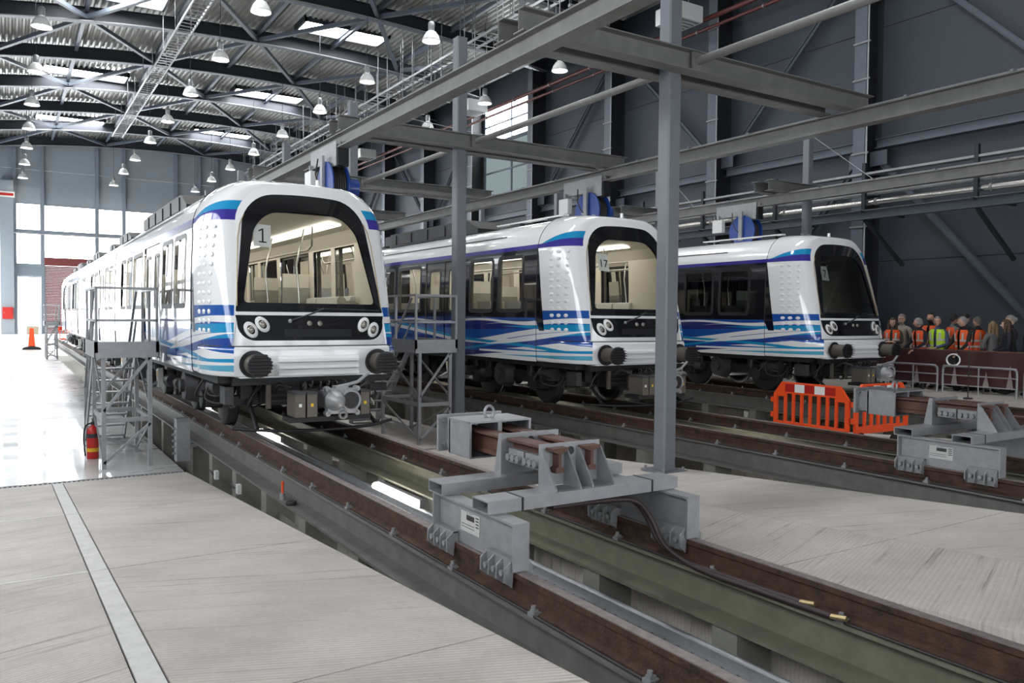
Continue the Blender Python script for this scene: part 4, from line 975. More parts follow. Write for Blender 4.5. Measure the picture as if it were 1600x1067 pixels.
# tan bag on the dashboard of the nearest train
b = thing('cloth_bag', 'crumpled tan bag on the dashboard inside the nearest train', 'bag', (TX[0]+.62, NOSE[0]+.48, 1.60))
MB().ball((0,0,.1), .2, 8, 1.1, .7, .6).build('bag_body', 'bag_tan', b); MB().ball((-.1,0,.21), .07, 6, 1, .7, 1).build('bag_neck', 'bag_tan', b)
for o, tx, ny in ((T1, TX[0], NOSE[0]), (T2, TX[1], NOSE[1]), (T3, TX[2], NOSE[2])):
    MB().box(-.95, .95, .28, .75, 1.52, 1.60).build('dashboard', 'cream', o)
# ============================================================ BUFFER STOPS
mat('plate_grey', (.46, .46, .45), .5)
def hollow(mb, x0, x1, y0, y1, z0, z1, t=.009):
    """rectangular hollow section along x, open ends"""
    o = [(y0,z0),(y1,z0),(y1,z1),(y0,z1)]; i = [(y0+t,z0+t),(y1-t,z0+t),(y1-t,z1-t),(y0+t,z1-t)]
    vs = [(x, *p) for x in (x0, x1) for p in o+i]; fs = []
    for k in range(4):
        j = (k+1) % 4
        fs += [(k, j, 8+j, 8+k), (4+k, 12+k, 12+j, 4+j), (k, 4+k, 4+j, j), (8+k, 8+j, 12+j, 12+k)]
    return mb.add(vs, fs)
def buffer_stop(tx, which):
    t = thing('buffer_stop', 'galvanised buffer stop clamped on the rails in front of the %s train' % which, 'buffer stop', (tx, 0, 0))
    for s in (-1, 1):
        x = s*.75
        fr = MB().box(x-.008, x+.008, 4.19, 5.27, .006, .295).box(x-.06, x+.06, 4.17, 5.29, .295, .311).box(x-.06, x+.06, 4.17, 4.185, .006, .295).box(x-.06, x+.06, 5.275, 5.29, .006, .295).build('side_frame', 'galv', t)
        for yc in (4.35, 5.13):
            for e in (-1, 1):
                c = MB()
                for k in range(4):
                    y = yc-.155+k*.10
                    c.prism([(x+e*.012, .075), (x+e*.05, .075), (x+e*.105, .03), (x+e*.105, -.055), (x+e*.05, -.10), (x+e*.045, -.045), (x+e*.04, .004), (x+e*.012, .004)], 'y', y, y+.014)
                c.box(*sorted((x+e*.012, x+e*.055)), yc-.155, yc+.16, .066, .078); c.box(*sorted((x+e*.045, x+e*.06)), yc-.15, yc+.155, -.09, .07)
                cl = c.build('rail_clamp', 'galv_cast', fr)
                bo = MB()
                for k in range(3): bo.cyl((x+e*.058, yc-.10+k*.10, -.01), (x+e*.105, yc-.10+k*.10, -.01), .022, n=6)
                bo.build('clamp_bolts', 'galv', fr)
        if s < 0:
            lb = MB().box(x-.0115, x-.009, 4.68, 4.94, .10, .24).build('rating_plate', 'plate_grey', fr)
            pr = MB()
            pr.box(x-.0125, x-.0116, 4.75, 4.86, .185, .222)
            for k in range(4): pr.box(x-.0125, x-.0116, 4.69, 4.73, .155+k*.021, .163+k*.021)
            pr.box(x-.0125, x-.0116, 4.78, 4.86, .232, .235)
            for k in range(2): pr.box(x-.0125, x-.0116, 4.75, 4.93, .13+k*.02, .134+k*.02)
            pr.build('plate_print', 'mid_equip', lb)
    hollow(MB(), -.83, .86, 4.45, 4.66, .312, .398).build('cross_beam', 'galv', t)
    hollow(MB(), -.83, .86, 5.10, 5.32, .312, .398).build('cross_beam', 'galv', t)
    for x in (-.56, .60): MB().box(x-.008, x+.008, 4.447, 4.663, .309, .401).build('strap', 'black', t)
    fp = MB(); fp.box(-.27, .27, 4.675, 4.69, .398, .70); fo = fp.build('front_plate', 'galv', t)
    for x in (-.265, -.05, .06, .255):
        MB().prism([(4.675, .398), (4.475, .398), (4.475, .415), (4.64, .655), (4.675, .665)], 'x', x-.007, x+.007).build('gusset', 'galv', fo)
    MB().cyl((0, 4.674, .64), (0, 4.668, .64), .03, n=16).build('lifting_hole', 'black', fo)
    mp = MB().box(-.27, .27, 5.20, 5.215, .398, .71).build('mid_plate', 'galv', t)
    for x in (-.262, -.055, .055, .262): MB().prism([(5.215, .398), (5.30, .398), (5.24, .71), (5.215, .71)], 'x', x-.008, x+.008).build('gusset', 'galv', mp)
    MB().cyl((0, 5.199, .65), (0, 5.193, .65), .028, n=16).build('lifting_hole', 'black', mp)
    for s in (-1, 1):
        x = s*.145
        MB().prof((x, 4.60, .675), (x, 5.98, .675), [(-.075*1.0, 0), (.075, 0), (.075, -.018), (.012, -.042), (.012, -.135), (.036, -.145), (.036, -.178), (-.036, -.178), (-.036, -.145), (-.012, -.135), (-.012, -.042), (-.075, -.018)]).build('slide_rail', 'rust_beam', t)
        for yc in (4.82, 5.05):
            bk = MB().box(*sorted((x+s*.035, x+s*.085)), yc-.105, yc+.105, .50, .605).build('brake_block', 'galv_cast', t)
            bb = MB()
            for k in range(3): bb.cyl((x+s*.085, yc-.065+k*.065, .545), (x+s*.125, yc-.065+k*.065, .545), .028, n=6)
            bb.build('block_bolts', 'galv_cast', bk)
    hb = MB()
    for x0, x1 in ((-.29, -.278), (-.02, .02), (.278, .29)): hb.box(x0, x1, 5.66, 6.02, .455, .745)
    hb.box(-.30, .30, 5.64, 6.03, .735, .75); hb.box(-.29, .29, 5.66, 6.02, .445, .457); hb.box(-.29, .29, 6.0, 6.03, .45, .74)
    ho = hb.build('impact_head', 'galv', t)
    for x in (-.3, .28): MB().prism([(5.645, .45), (5.665, .45), (5.665, .75), (5.645, .75)], 'x', x, x+.02).build('head_edge', 'galv', ho)
    MB().box(-.25, .25, 6.03, 6.16, .47, .72).build('damping_pad', 'galv_cast', ho)
    MB().box(-.32, .32, 6.16, 6.19, .44, .755).build('impact_plate', 'galv', ho)
    for x in (-.27, .27):
        for z in (.5, .70): MB().cyl((x, 6.155, z), (x, 6.135, z), .018, n=6).build('bolt', 'galv_cast', ho)
    MB().tube([(.0+.045*math.cos(a*PI/8), 5.84, .795+.055*math.sin(a*PI/8)) for a in range(16)], .013, 8, True).build('lifting_eye', 'galv', ho)
    return t
buffer_stop(TX[0], 'nearest'); buffer_stop(TX[1], 'middle')
# thick cables from the first buffer stop to the rail
def cable(name, label, pts, r, m):
    o = MB().tube(smooth(pts), r, 10).build(name, m); return tag(o, label, 'cable')
x = TX[0]
for k, dx in enumerate((0, -.045)):
    o = thing('bonding_cable', '%s thick braided bonding cable from buffer stop down to the right rail' % ('upper' if k == 0 else 'lower'), 'cable', (0,0,0), 0, 'bonding cables')
    MB().tube(smooth([(x-.3, 4.52+dx, .295), (x+.2, 4.50+dx, .292), (x+.40, 4.45+dx, .27), (x+.50, 4.40+dx, .15), (x+.545, 4.30+dx, -.03), (x+.60+dx*.4, 4.1+dx, -.12), (x+.62+dx, 3.8, -.135), (x+.635+dx, 3.4, -.135), (x+.64+dx, 3.15-k*.25, -.13)]), .019, 10).build('sheath', 'cable_red', o)
    MB().cyl((x+.64+dx, 3.16-k*.25, -.13), (x+.66+dx, 3.06-k*.25, -.12), .016, n=8).build('lug', 'brass', o)

# ============================================================ ACCESS STAIRS
def access_stair(label, x0, x1, y0, y1, zf, zd=1.0, ft=1.85, mm='galv'):
    t = thing('access_stair', label, 'stairs', (x0, y0, zf), 0, 'mobile access stairs'); W = x1-x0; D = y1-y0; H = zd-zf
    a = .06
    for (x, y) in ((0,0),(W,0),(0,D),(W,D)):
        MB().box(x-a/2, x+a/2, y-a/2, y+a/2, 0, H).build('leg', mm, t)
    MB().box(-.12, W+.12, -.06, D+.04, H, H+.03).build('deck', mm, t)
    MB().box(-.13, W+.13, -.07, -.058, H-.08, H+.17).build('toe_board', mm, t); MB().box(-.13, -.118, -.07, D, H-.08, H+.17).build('toe_board', mm, t); MB().box(W+.118, W+.13, -.07, D, H-.08, H+.17).build('toe_board', mm, t)
    for z in (H*.42,):
        MB().bar((0,0,z), (W,0,z), .04, .07).build('cross_member', mm, t); MB().bar((0,0,z), (0,D,z), .04, .07).build('cross_member', mm, t); MB().bar((W,0,z), (W,D,z), .04, .07).build('cross_member', mm, t); MB().bar((0,D,z), (W,D,z), .04, .07).build('cross_member', mm, t)
    for (p, q) in (((0,-.02,.1), (W,-.02,H*.38)), ((0,-.02,H*.5), (W,-.02,H*.96)), ((0,0,.1), (0,D,H*.38)), ((W,0,H*.38), (W,D,.1)), ((0,D,H*.96), (0,0,H*.5)), ((0,D,H*.5), (W,D,H*.96)), ((W,0,H*.5), (W,D,H*.96)), ((0,D,.35), (W,D,.08))):
        MB().bar(p, q, .02, .045).build('diagonal_brace', mm, t)
    for (x, y) in ((-.1,-.05),(W+.1,-.05),(-.1,D*.5),(-.1,D),(W+.1,D),(W+.1,D*.5)): MB().box(x-.02, x+.02, y-.02, y+.02, H, H+1.0).build('guard_post', mm, t)
    for z in (.5, 1.0):
        MB().bar((-.1,-.05,H+z), (W+.1,-.05,H+z), .04, .04).build('guard_rail', mm, t)
        for x in (-.1, W+.1): MB().bar((x,-.05,H+z), (x,D,H+z), .04, .04).build('guard_rail', mm, t)
    n = 8
    for s in (0, W):
        MB().bar((s, D+.02, H), (s, D+ft, .02), .03, .16).build('stringer', mm, t)
        MB().bar((s, D, H+1.0), (s, D+ft, 1.02), .04, .04).build('hand_rail', mm, t); MB().bar((s, D, H+.5), (s, D+ft, .52), .03, .03).build('hand_rail', mm, t)
        MB().box(s-.02, s+.02, D+ft-.02, D+ft+.02, 0, 1.04).build('hand_post', mm, t); MB().box(s-.02, s+.02, D+ft*.5-.02, D+ft*.5+.02, H*.5, H*.5+1.0).build('hand_post', mm, t)
    for i in range(n):
        q = (i+.6)/n; MB().box(0, W, D+ft*q-.11, D+ft*q+.11, H*(1-q)-.02, H*(1-q)+.01).build('tread', mm, t)
    return t
access_stair('grey steel access stair beside the nearest train, fire extinguisher at its foot', 1.26, 1.92, 13.75, 15.3, -.82)
access_stair('galvanised access stair standing between the nearest and middle trains', 6.52, 7.16, 13.5, 15.2, -.82)
access_stair('small distant access stair at the far end of the nearest train', 1.78, 2.24, 47.6, 48.6, -.82)
t = thing('fire_extinguisher', 'red fire extinguisher with black hose at the foot of the left stair', 'extinguisher', (1.2, 14.9, -.82))
MB().lathe([(.001,0),(.085,.0),(.09,.03),(.09,.46),(.075,.52),(.03,.55),(.025,.58)], n=18).build('cylinder', 'red_paint', t)
MB().box(-.025, .025, -.03, .05, .575, .62).build('valve', 'black', t); MB().bar((0,-.02,.63), (0,.11,.66), .02, .015).build('handle', 'black', t)
MB().tube(smooth([(-.02,0,.60), (-.10,0,.56), (-.13,0,.4), (-.125,0,.2), (-.11,0,.06)]), .013, 8).build('hose', 'rubber', t)
MB().lathe([(.0915,.13),(.0915,.19)], n=18).build('label_band', 'yellow', t); MB().lathe([(.0915,.36),(.0915,.43)], n=18).build('label_band', 'mid_equip', t)

# ============================================================ SMALL THINGS BY THE NEAREST TRACK
xg = TX[0]-.75
t = thing('paint_brush', 'small brush with orange handle standing on the girder ledge', 'brush', (xg-.165, 8.75, -.43)); MB().cyl((0,0,0), (0,0,.07), .03, n=10).build('ferrule', 'galv', t); MB().cyl((0,0,.07), (0,0,.2), .012, .016, n=8).build('handle', 'orange', t)
t = thing('tape_roll', 'small black roll lying beside the brush on the girder ledge', 'roll', (xg-.16, 8.45, -.43)); MB().lathe([(.025,0),(.055,0),(.06,.015),(.055,.04),(.025,.04),(.025,0)], n=16).build('roll_body', 'rubber', t)
t = thing('junction_cabinet', 'tall galvanised junction box on the pillars left of the nearest track', 'box', (xg-.40, 13.6, -.74))
MB().box(-.06, .14, -.12, .12, 0, .62).build('box_body', 'galv', t); MB().prism([(-.12,.62),(.12,.62),(.08,.68),(-.08,.68)], 'x', -.06, .14).build('box_top', 'galv', t)
for i in range(5): MB().cyl((-.06, 0, .12+i*.1), (-.11, 0, .12+i*.1), .02, n=8).build('cable_gland', 'galv_cast', t)
MB().box(.14, .25, -.05, .05, .2, .26).build('wall_bracket', 'galv', t)
for k, (y, z) in enumerate(((8.3, -.82), (6.4, -.86), (5.1, -.86), (10.6, -.66), (11.9, -.7))):
    t = thing('wall_socket', 'small pale %s on pit pillars left of nearest track, %s from viewer' % (('double socket box', 'cable bracket', 'cable bracket', 'cable hook', 'cable hook')[k], ('third', 'second', 'first', 'fourth', 'fifth')[k]), 'bracket', (xg-.19, y, z), 0, 'pit wall fittings')
    w_ = .09 if k == 0 else .05
    MB().box(-.03, .02, -w_, w_, -.06, .06).build('body', 'white_matt', t); MB().tube([(0, w_, 0), (.0, w_+.25, -.04), (.02, w_+.5, -.02)], .009, 6).build('lead', 'cable', t)
    if k == 0:
        for yy in (-.05, .03): MB().box(-.036, -.03, yy-.012, yy+.012, -.04, .03).build('outlet', 'galv', t)

# ============================================================ ORANGE PEDESTRIAN BARRIERS
def barrier(label, p0, p1, zf, h=1.0):
    a = Vector((*p0, 0)); b = Vector((*p1, 0)); Lb = (b-a).length
    t = thing('pedestrian_barrier', label, 'barrier', (p0[0], p0[1], zf), math.atan2(b.y-a.y, b.x-a.x), 'orange barriers')
    d = .025
    MB().prism([(0,.18),(.07,.18),(.07,.74),(.22,.74),(.22,.80),(Lb-.22,.80),(Lb-.22,.74),(Lb-.07,.74),(Lb-.07,.18),(Lb,.18),(Lb,.78),(Lb-.17,h),(.17,h),(0,.78)], 'y', -d, d).build('frame', 'orange', t)
    MB().box(.07, Lb-.07, -d, d, .18, .30).build('bottom_rail', 'orange', t)
    n = max(4, int((Lb-.14)/.17))
    for i in range(1, n): x = .07+(Lb-.14)*i/n; MB().box(x-.025, x+.025, -.018, .018, .30, .80).build('baluster', 'orange', t)
    m_ = 5; w_ = (Lb-.5)/m_
    for i in range(m_): MB().box(.25+i*w_, .25+(i+1)*w_, -d-.004, d+.004, .83, .97).build('reflective_panel', 'red_stripe' if i % 2 == 0 else 'white_stripe', t)
    for x in (.12, Lb-.12): MB().prism([(-.22,0),(.22,0),(.2,.05),(.05,.2),(-.05,.2),(-.2,.05)], 'x', x-.03, x+.03).build('foot', 'black', t)
    for z in (.35, .62): MB().box(-.06, .0, -.03, .03, z, z+.09).build('hook', 'orange', t)
barrier('orange plastic barrier with red and white stripes beside the middle track', (11.75, 9.62), (11.75, 8.1), -.5)
barrier('orange plastic barrier standing crosswise behind the middle buffer stop', (11.78, 8.02), (13.15, 7.95), -.45)
def far_barrier(label, x, y, rz=0):
    p = Vector((x, y)); q = p+Vector((math.cos(rz), math.sin(rz)))*1.3; barrier(label, p, q, ramp(y))
far_barrier('distant orange barrier in front of the red shutter', 2.6, 58.0)
t = thing('folded_barrier', 'orange folded sign with black feet on the distant ramp', 'sign', (1.25, 54.5, ramp(54.5)))
MB().prism([(-.18,.15),(.18,.15),(.1,1.25),(-.1,1.25)], 'y', -.03, .03).build('panel', 'orange', t); MB().prism([(-.5,0),(.5,0),(.42,.12),(.1,.2),(-.1,.2),(-.42,.12)], 'y', -.12, .12).build('foot', 'black', t)
t = thing('pallet_stack', 'small tan crate outside the glass door in the end wall', 'crate', (1.65, 69.1, 0)); MB().box(-.4, .4, -.15, .15, 0, .55).build('crate_body', 'bag_tan', t); MB().box(-.42, .42, -.17, .17, .55, .6).build('crate_lid', 'bag_tan', t)

# ============================================================ VISITORS' EDGE: banner rail and hoops
t = thing('banner_fence', 'dark maroon printed banner stretched along a rail in front of the visitors', 'banner', (18.45, 0, 0))
mat('banner', (.075, .022, .025), .5, 0, .5, 1.3); mat('banner_pale', (.30, .24, .24), .6)
n = 40; vs = []
for i in range(n+1):
    y = 6.6+5.6*i/n; wv = .03*math.sin(i*1.3)
    vs += [(wv, y, .12), (wv*.5-.03, y, .5), (0, y, .92)]
MB().add(vs, [(3*i+k, 3*i+3+k, 3*i+4+k, 3*i+1+k) for i in range(n) for k in (0, 1)], True).build('banner_cloth', 'banner', t, fix=False)
MB().cyl((.03, 6.5, .93), (.03, 12.3, .93), .022, n=8).build('top_rail', 'rust_beam', t)
for y in (6.6, 8.0, 9.4, 10.8, 12.2): MB().cyl((.05, y, -.02), (.05, y, .95), .02, n=8).build('post', 'mid_equip', t)
for i, (y, h) in enumerate(((7.15, .4), (7.9, .36), (8.8, .5), (9.3, .34), (10.0, .52), (10.9, .4))):
    MB().prism([(y-.07, .16), (y+.07, .16), (y+.03, .16+h*.5), (y, .16+h), (y-.03, .16+h*.5)], 'x', -.062, -.058).build('printed_figure', 'banner_pale', t)
for k, (y0, y1) in enumerate(((10.15, 11.3), (8.45, 10.02), (6.7, 8.3))):
    t = thing('hoop_rail', 'low silver hoop rail in front of the maroon banner, %s from the farthest train' % ORD[k], 'railing', (17.95, 0, -.02), 0, 'silver hoop rails')
    MB().tube(smooth([(0,y0,0), (0,y0,.52), (0,y0+.05,.6), (0,y0+.12,.62), (0,y1-.12,.62), (0,y1-.05,.6), (0,y1,.52), (0,y1,0)], 4), .024, 8).build('hoop', 'galv', t)
    for z in (.2, .42): MB().cyl((0,y0,z), (0,y1,z), .014, n=8).build('mid_rail', 'galv', t)
    MB().cyl((0,(y0+y1)/2,0), (0,(y0+y1)/2,.62), .016, n=8).build('mid_post', 'galv', t)
t = thing('warning_post', 'thin black post with a red tip in front of the banner', 'post', (17.0, 8.95, -.02)); MB().cyl((0,0,0), (0,0,1.12), .012, n=6).build('rod', 'black', t); MB().cyl((0,0,1.12), (0,0,1.2), .03, n=8).build('tip', 'red_paint', t)
MB().cyl((0,0,0), (0,0,.03), .09, n=12).build('base', 'black', t)
# ============================================================ PEOPLE
SKIN = mat('skin', (.50, .29, .20), .55); mat('skin_pale', (.60, .38, .29), .55)
mat('vest_orange', (.85, .10, .012), .6, 0, .2, 20); mat('vest_lime', (.50, .80, .02), .6, 0, .15, 20); mat('reflective', (.48, .48, .46), .4)
for nm, c in (('navy_cloth', (.012,.014,.026)), ('black_cloth', (.010,.010,.011)), ('grey_cloth', (.16,.16,.16)), ('beige_cloth', (.36,.31,.25)), ('olive_cloth', (.055,.05,.04)), ('blue_shirt', (.07,.09,.18)), ('pale_cloth', (.5,.48,.45)), ('trousers', (.016,.016,.02)), ('jeans', (.03,.045,.09))): mat(nm, c, .8, 0, .25, 25)
for nm, c in (('hair_grey', (.25,.24,.23)), ('hair_dark', (.014,.011,.010)), ('hair_brown', (.085,.05,.03)), ('hair_blond', (.28,.19,.10)), ('hair_short', (.12,.10,.09))): mat(nm, c, .7, 0, .35, 60)
def skin_mesh(name, V, E, rad, root, m, sub=2):
    me = bpy.data.meshes.new(name); me.from_pydata(V, E, []); o = bpy.data.objects.new(name, me); COL.objects.link(o)
    md = o.modifiers.new('s', 'SKIN'); md.use_smooth_shade = True; md.branch_smoothing = .4
    for i, r in enumerate(rad): me.skin_vertices[0].data[i].radius = (r, r) if not isinstance(r, tuple) else r
    for i in range(len(V)): me.skin_vertices[0].data[i].use_root = (i == root)
    sb = o.modifiers.new('d', 'SUBSURF'); sb.levels = sub; sb.render_levels = sub
    dg = bpy.context.evaluated_depsgraph_get(); out = bpy.data.meshes.new_from_object(o.evaluated_get(dg)); bpy.data.objects.remove(o)
    out.name = name; out.materials.clear(); out.materials.append(MATS[m])
    out.polygons.foreach_set('use_smooth', [True]*len(out.polygons)); return out
def person(label, x, y, face, h, top, vest=None, hair='hair_dark', style='short', arms=('down','down'), skin='skin', head_turn=0, legs='trousers', lean=0, beard=False, hold=None, glasses=False):
    """x, y feet; face: heading in degrees (0 looks towards -x); built facing local -y then turned"""
    t = thing('person', label, 'person', (x, y, -.02), math.radians(face-90)); k = h/1.75
    def sh(p, z0=1.0): return (p[0], p[1]-(lean*max(0, p[2]-z0)), p[2])
    V = []; E = []; R = []
    def add(p, r, par=None):
        V.append(tuple(c*k for c in sh(p))); R.append(r*k if not isinstance(r, tuple) else tuple(q*k for q in r))
        if par is not None: E.append((par, len(V)-1))
        return len(V)-1
    pel = add((0,0,.95), (.155,.115)); w1 = add((0,0,1.12), (.145,.11), pel); ch = add((0,.0,1.30), (.165,.12), w1); nk = add((0,.01,1.45), (.10,.085), ch); n2 = add((0,.0,1.50), .055, nk); n3 = add((0,-.01,1.56), .055, n2)
    hands = []
    for s in (-1, 1):
        hp = add((s*.09,0,.86), .095, pel); kn = add((s*.10,-.01,.49), .062, hp); an = add((s*.10,.02,.09), .042, kn); to = add((s*.115,-.13,.035), .035, an)
        mode = arms[0 if s < 0 else 1]
        so = add((s*.185,.01,1.39), .062, nk)
        el, wr = {'down': ((s*.25,.03,1.12), (s*.25,-.06,.88)), 'rail': ((s*.27,-.08,1.14), (s*.20,-.36,.98)), 'cross': ((s*.25,-.05,1.13), (s*.02,-.20,1.14)), 'front': ((s*.25,-.03,1.10), (s*.10,-.24,1.02)), 'helmet': ((s*.25,-.14,1.13), (s*.22,-.40,.93))}[mode]
        e_ = add(el, .046, so); w_ = add(wr, .032, e_); d = (Vector(wr)-Vector(el)).normalized()
        pm = add(tuple(Vector(wr)+d*.07), (.036,.02), w_); hands.append((Vector(wr)+d*.07, d, s, pm, w_))
    body = skin_mesh('body', V, E, R, 0, top)
    bo = link('body', body, t)
    # trousers / shoes shells and skin hands
    def put(me, nm): return link(nm, me, t)
    tv = []; te = []; tr = []
    def a2(p, r, par=None):
        tv.append(tuple(c*k for c in sh(p))); tr.append(r*k if not isinstance(r, tuple) else tuple(q*k for q in r))
        if par is not None: te.append((par, len(tv)-1))
        return len(tv)-1
    p_ = a2((0,0,.97), (.163,.122))
    for s in (-1, 1): q = a2((s*.09,0,.86), .101, p_); q = a2((s*.10,-.01,.49), .072, q); a2((s*.10,.02,.08), .062, q)
    put(skin_mesh('trousers', tv, te, tr, 0, legs, 1), 'trousers')
    for s in (-1, 1): put(MB().ball((s*.11*k, -.05*k, .045*k), .07*k, 7, .75, 1.9, .65).mesh('shoe', 'black_cloth'), 'shoe')
    for (hp, d, s, _, _) in hands:
        hv = []; he = []; hr = []
        def a3(p, r, par=None):
            hv.append(tuple(c*k for c in sh(tuple(p)))); hr.append(r*k)
            if par is not None: he.append((par, len(hv)-1))
            return len(hv)-1
        side = d.cross(Vector((0,0,1))); side = side.normalized() if side.length > .1 else Vector((1,0,0)); dn = d.cross(side).normalized()
        r0 = a3(hp-d*.065, .029); r1 = a3(hp, .030, r0)
        for j, (f_, ln) in enumerate(((-.030,.070),(-.010,.082),(.010,.078),(.030,.062))):
            b0 = a3(hp+side*f_+d*.04, .011, r1); b1 = a3(hp+side*f_*1.1+d*(.04+ln*.5)+dn*.012, .0095, b0); a3(hp+side*f_*1.1+d*(.04+ln*.85)+dn*.035, .008, b1)
        b0 = a3(hp-side*.035*s-d*.02, .013, r1); a3(hp-side*.062*s+d*.02+dn*.01, .010, b0)
        put(skin_mesh('hand', hv, he, hr, 0, skin, 1), 'hand')
    # head: shaped skull with jaw, nose, ears, eyes and mouth
    hc = Vector(sh((0,-.025,1.645)))*k
    pr = 12; mb = MB(); vs = []; n = 18
    for i in range(pr+1):
        a = PI*i/pr; z = -math.cos(a); r = max(.001, math.sin(a))
        for j in range(n):
            b = 2*PI*j/n; cx, cy = math.cos(b), math.sin(b)
            wx = .076*(1 if z > -.1 else 1+.28*(z+.1)); wy = .098*(1 if z > -.1 else 1+.12*(z+.1))
            fy = -.016*max(0, -z-.25) if cy < 0 else .0
            vs.append((wx*r*cx, wy*r*cy+fy, .118*z))
    mb.add(vs, [(i*n+j, i*n+(j+1)%n, (i+1)*n+(j+1)%n, (i+1)*n+j) for i in range(pr) for j in range(n)], True)
    mb.ball((0,-.102,-.018), .016, 6, .8, 1, 1.5); mb.ball((-.078,.005,-.01), .02, 6, .4, .8, 1.3); mb.ball((.078,.005,-.01), .02, 6, .4, .8, 1.3)
    hd = link('head', mb.mesh('head', skin), t, hc, (0, 0, math.radians(head_turn))); hd.scale = (k, k, k)
    e = MB()
    for s in (-1, 1): e.ball((s*.031,-.083,.012), .010, 6, 1.3, .6, .8)
    e.build('eyes', 'ink', hd); MB().ball((0,-.09,-.058), .018, 6, 1.2, .4, .25).build('mouth', 'red_pipe', hd)
    if glasses: MB().tube([(-.075,-.02,.015), (-.06,-.09,.015), (-.01,-.105,.012), (.01,-.105,.012), (.06,-.09,.015), (.075,-.02,.015)], .004, 5).build('glasses', 'ink', hd)
    if beard: MB().ball((0,-.06,-.075), .055, 7, 1.05, .8, .7).build('beard', hair, hd)
    hm = MB(); nn = 16; rows = 7; vs = []
    for i in range(rows+1):
        for j in range(nn):
            b = 2*PI*j/nn; back = math.sin(b)          # +1 at the back
            amax = ((.98 if style == 'crop' else 1.1) if back < -.3 else 1.55 if back < .4 else 2.0); a = amax*i/rows
            rr = 1.10 if style != 'crop' else 1.05
            vs.append((.078*rr*math.sin(a)*math.cos(b), .101*rr*math.sin(a)*math.sin(b)+.006, .120*rr*math.cos(a)+.004))
    hm.add(vs, [(i*nn+j, i*nn+(j+1)%nn, (i+1)*nn+(j+1)%nn, (i+1)*nn+j) for i in range(rows) for j in range(nn)], True)
    if style == 'long':
        for s in (-1, 0, 1): hm.tube([(s*.06,.05,.06), (s*.078,.065,-.06), (s*.085,.06,-.2), (s*.075,.045,-.30)], .045, 8)
        for s in (-1, 1): hm.tube([(s*.07,-.02,.05), (s*.085,-.01,-.08), (s*.088,-.02,-.2)], .026, 8)
    elif style == 'bun': hm.ball((0,.10,.03), .055, 7)
    elif style == 'wavy':
        for j in range(9): a = PI*j/8; hm.ball((.08*math.cos(a), .07*math.sin(a)+.01, -.02), .035, 6)
    hm.build('hair', hair, hd)
    if vest:
        vm = MB(); rows = [(.93,.205,.155),(1.05,.196,.15),(1.18,.20,.152),(1.30,.212,.155),(1.40,.20,.135),(1.455,.15,.11)]; n = 24; vs = []
        for z, a_, b_ in rows:
            for j in range(n+1):
                b = -PI/2+.16+(2*PI-.32)*j/n
                vs.append(tuple(c*k for c in sh((a_*math.cos(b), b_*math.sin(b), z))))
        vm.add(vs, [(i*(n+1)+j, i*(n+1)+j+1, (i+1)*(n+1)+j+1, (i+1)*(n+1)+j) for i in range(len(rows)-1) for j in range(n)], True)
        vo = vm.build('vest', vest, t)
        for z, a_, b_ in ((1.06,.199,.153),(1.20,.204,.155)):
            st = MB(); vs = []
            for zz in (z-.022, z+.022):
                for j in range(n+1):
                    b = -PI/2+.17+(2*PI-.34)*j/n; vs.append(tuple(c*k for c in sh(((a_+.004)*math.cos(b), (b_+.004)*math.sin(b), zz))))
            st.add(vs, [(j, j+1, n+2+j, n+1+j) for j in range(n)], True).build('reflective_band', 'reflective', vo)
        for s in (-1, 1):
            st = MB(); st.add([tuple(c*k for c in sh(p)) for p in ((s*.08,-.148,1.20),(s*.125,-.138,1.20),(s*.135,-.135,1.38),(s*.09,-.142,1.38))], [(0,1,2,3)]).build('reflective_band', 'reflective', vo)
            st = MB(); st.add([tuple(c*k for c in sh(p)) for p in ((s*.07,.158,1.0),(s*.115,.152,1.0),(s*.125,.148,1.40),(s*.08,.150,1.40))], [(0,1,2,3)]).build('reflective_band', 'reflective', vo)
    return t, k, hands
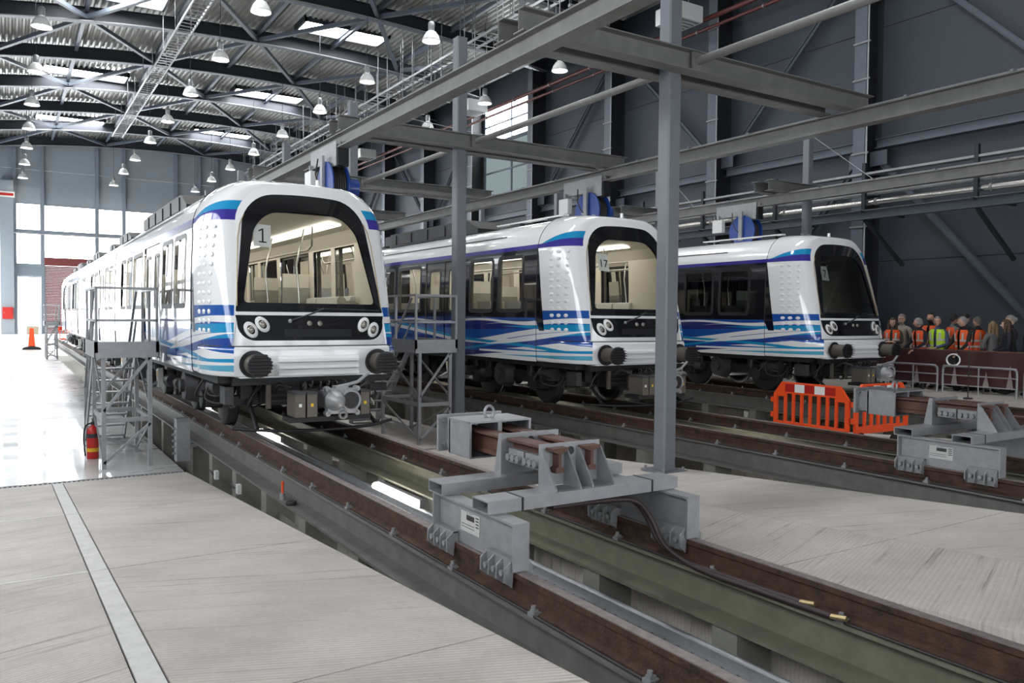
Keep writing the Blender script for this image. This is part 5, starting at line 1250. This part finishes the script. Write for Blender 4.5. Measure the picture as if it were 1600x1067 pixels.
PEOPLE = [
 ('woman in orange vest with long brown hair, standing closest to the farthest train', 19.0, 11.92, 20, 1.68, 'olive_cloth', 'vest_orange', 'hair_brown', 'long', ('cross','cross'), 'skin_pale', 10),
 ('grey-haired bearded man in beige jumper behind the first orange vest', 19.45, 11.95, 10, 1.78, 'beige_cloth', None, 'hair_grey', 'short', ('down','down'), 'skin', -20),
 ('grey-haired man in orange vest leaning his hand on the banner rail', 18.85, 11.08, -20, 1.68, 'navy_cloth', 'vest_orange', 'hair_grey', 'wavy', ('rail','rail'), 'skin', -45),
 ('balding man in dark puffer jacket and open orange vest', 19.55, 11.25, 5, 1.82, 'black_cloth', 'vest_orange', 'hair_dark', 'crop', ('down','down'), 'skin', 10),
 ('grey-haired man in lime yellow vest and blue shirt at the rail', 18.95, 10.72, 5, 1.72, 'blue_shirt', 'vest_lime', 'hair_grey', 'crop', ('front','front'), 'skin', 5),
 ('dark-haired person in orange vest seen from behind the lime vest', 19.7, 10.78, 150, 1.78, 'grey_cloth', 'vest_orange', 'hair_dark', 'short', ('down','down'), 'skin', 20),
 ('man in orange vest and black shirt holding a white helmet over the rail', 18.90, 10.08, -15, 1.72, 'black_cloth', 'vest_orange', 'hair_grey', 'crop', ('rail','helmet'), 'skin', -50),
 ('dark-haired person half hidden behind the man with the helmet', 20.0, 10.65, 170, 1.8, 'navy_cloth', None, 'hair_dark', 'short', ('down','down'), 'skin', 0),
 ('short-haired man turned away in a bright orange vest', 19.25, 9.95, -100, 1.72, 'black_cloth', 'vest_orange', 'hair_short', 'crop', ('down','down'), 'skin', -10),
 ('long-haired blonde woman in pale grey top facing away', 19.15, 9.55, -120, 1.62, 'grey_cloth', None, 'hair_blond', 'long', ('down','front'), 'skin_pale', -20),
 ('woman in dark coat with shoulder-length brown hair at the right', 19.0, 9.18, -50, 1.66, 'navy_cloth', None, 'hair_brown', 'long', ('front','front'), 'skin_pale', -15),
 ('grey-blonde woman in black with pale scarf behind the dark coat', 19.55, 9.36, -40, 1.76, 'black_cloth', None, 'hair_grey', 'bun', ('cross','cross'), 'skin_pale', -20),
 ('person in navy jacket cut off by the right edge', 18.9, 8.60, -20, 1.70, 'navy_cloth', None, 'hair_dark', 'short', ('down','down'), 'skin', 0)]
for i, a in enumerate(PEOPLE):
    lean = .12 if i == 2 else .05 if i in (4, 6) else 0
    t, k, hands = person(a[0], a[1], a[2], a[3], a[4], a[5], a[6], a[7], a[8], a[9], a[10], a[11], lean=lean, beard=(i in (1, 3)), glasses=(i in (1, 4)))
    if i == 6:
        hp = hands[1][0]*k; ang = math.radians(a[3]-90); c, s = math.cos(ang), math.sin(ang)
        hw = thing('safety_helmet', 'white safety helmet held upside down over the banner rail', 'helmet', (a[1]+hp.x*c-hp.y*s-.10, a[2]+hp.x*s+hp.y*c, hp.z-.13-.02))
        hw.rotation_euler = (0, math.radians(85), math.radians(28))
        MB().lathe([(.001,.15),(.06,.14),(.105,.10),(.125,.04),(.13,0),(.15,-.005),(.15,-.015),(.12,-.01),(.115,.03),(.09,.09),(.001,.13)], n=20).build('shell', 'white_paint', hw)
        MB().lathe([(.112,.02),(.095,.07),(.05,.10),(.001,.105)], n=16).build('cradle', 'black_cloth', hw)
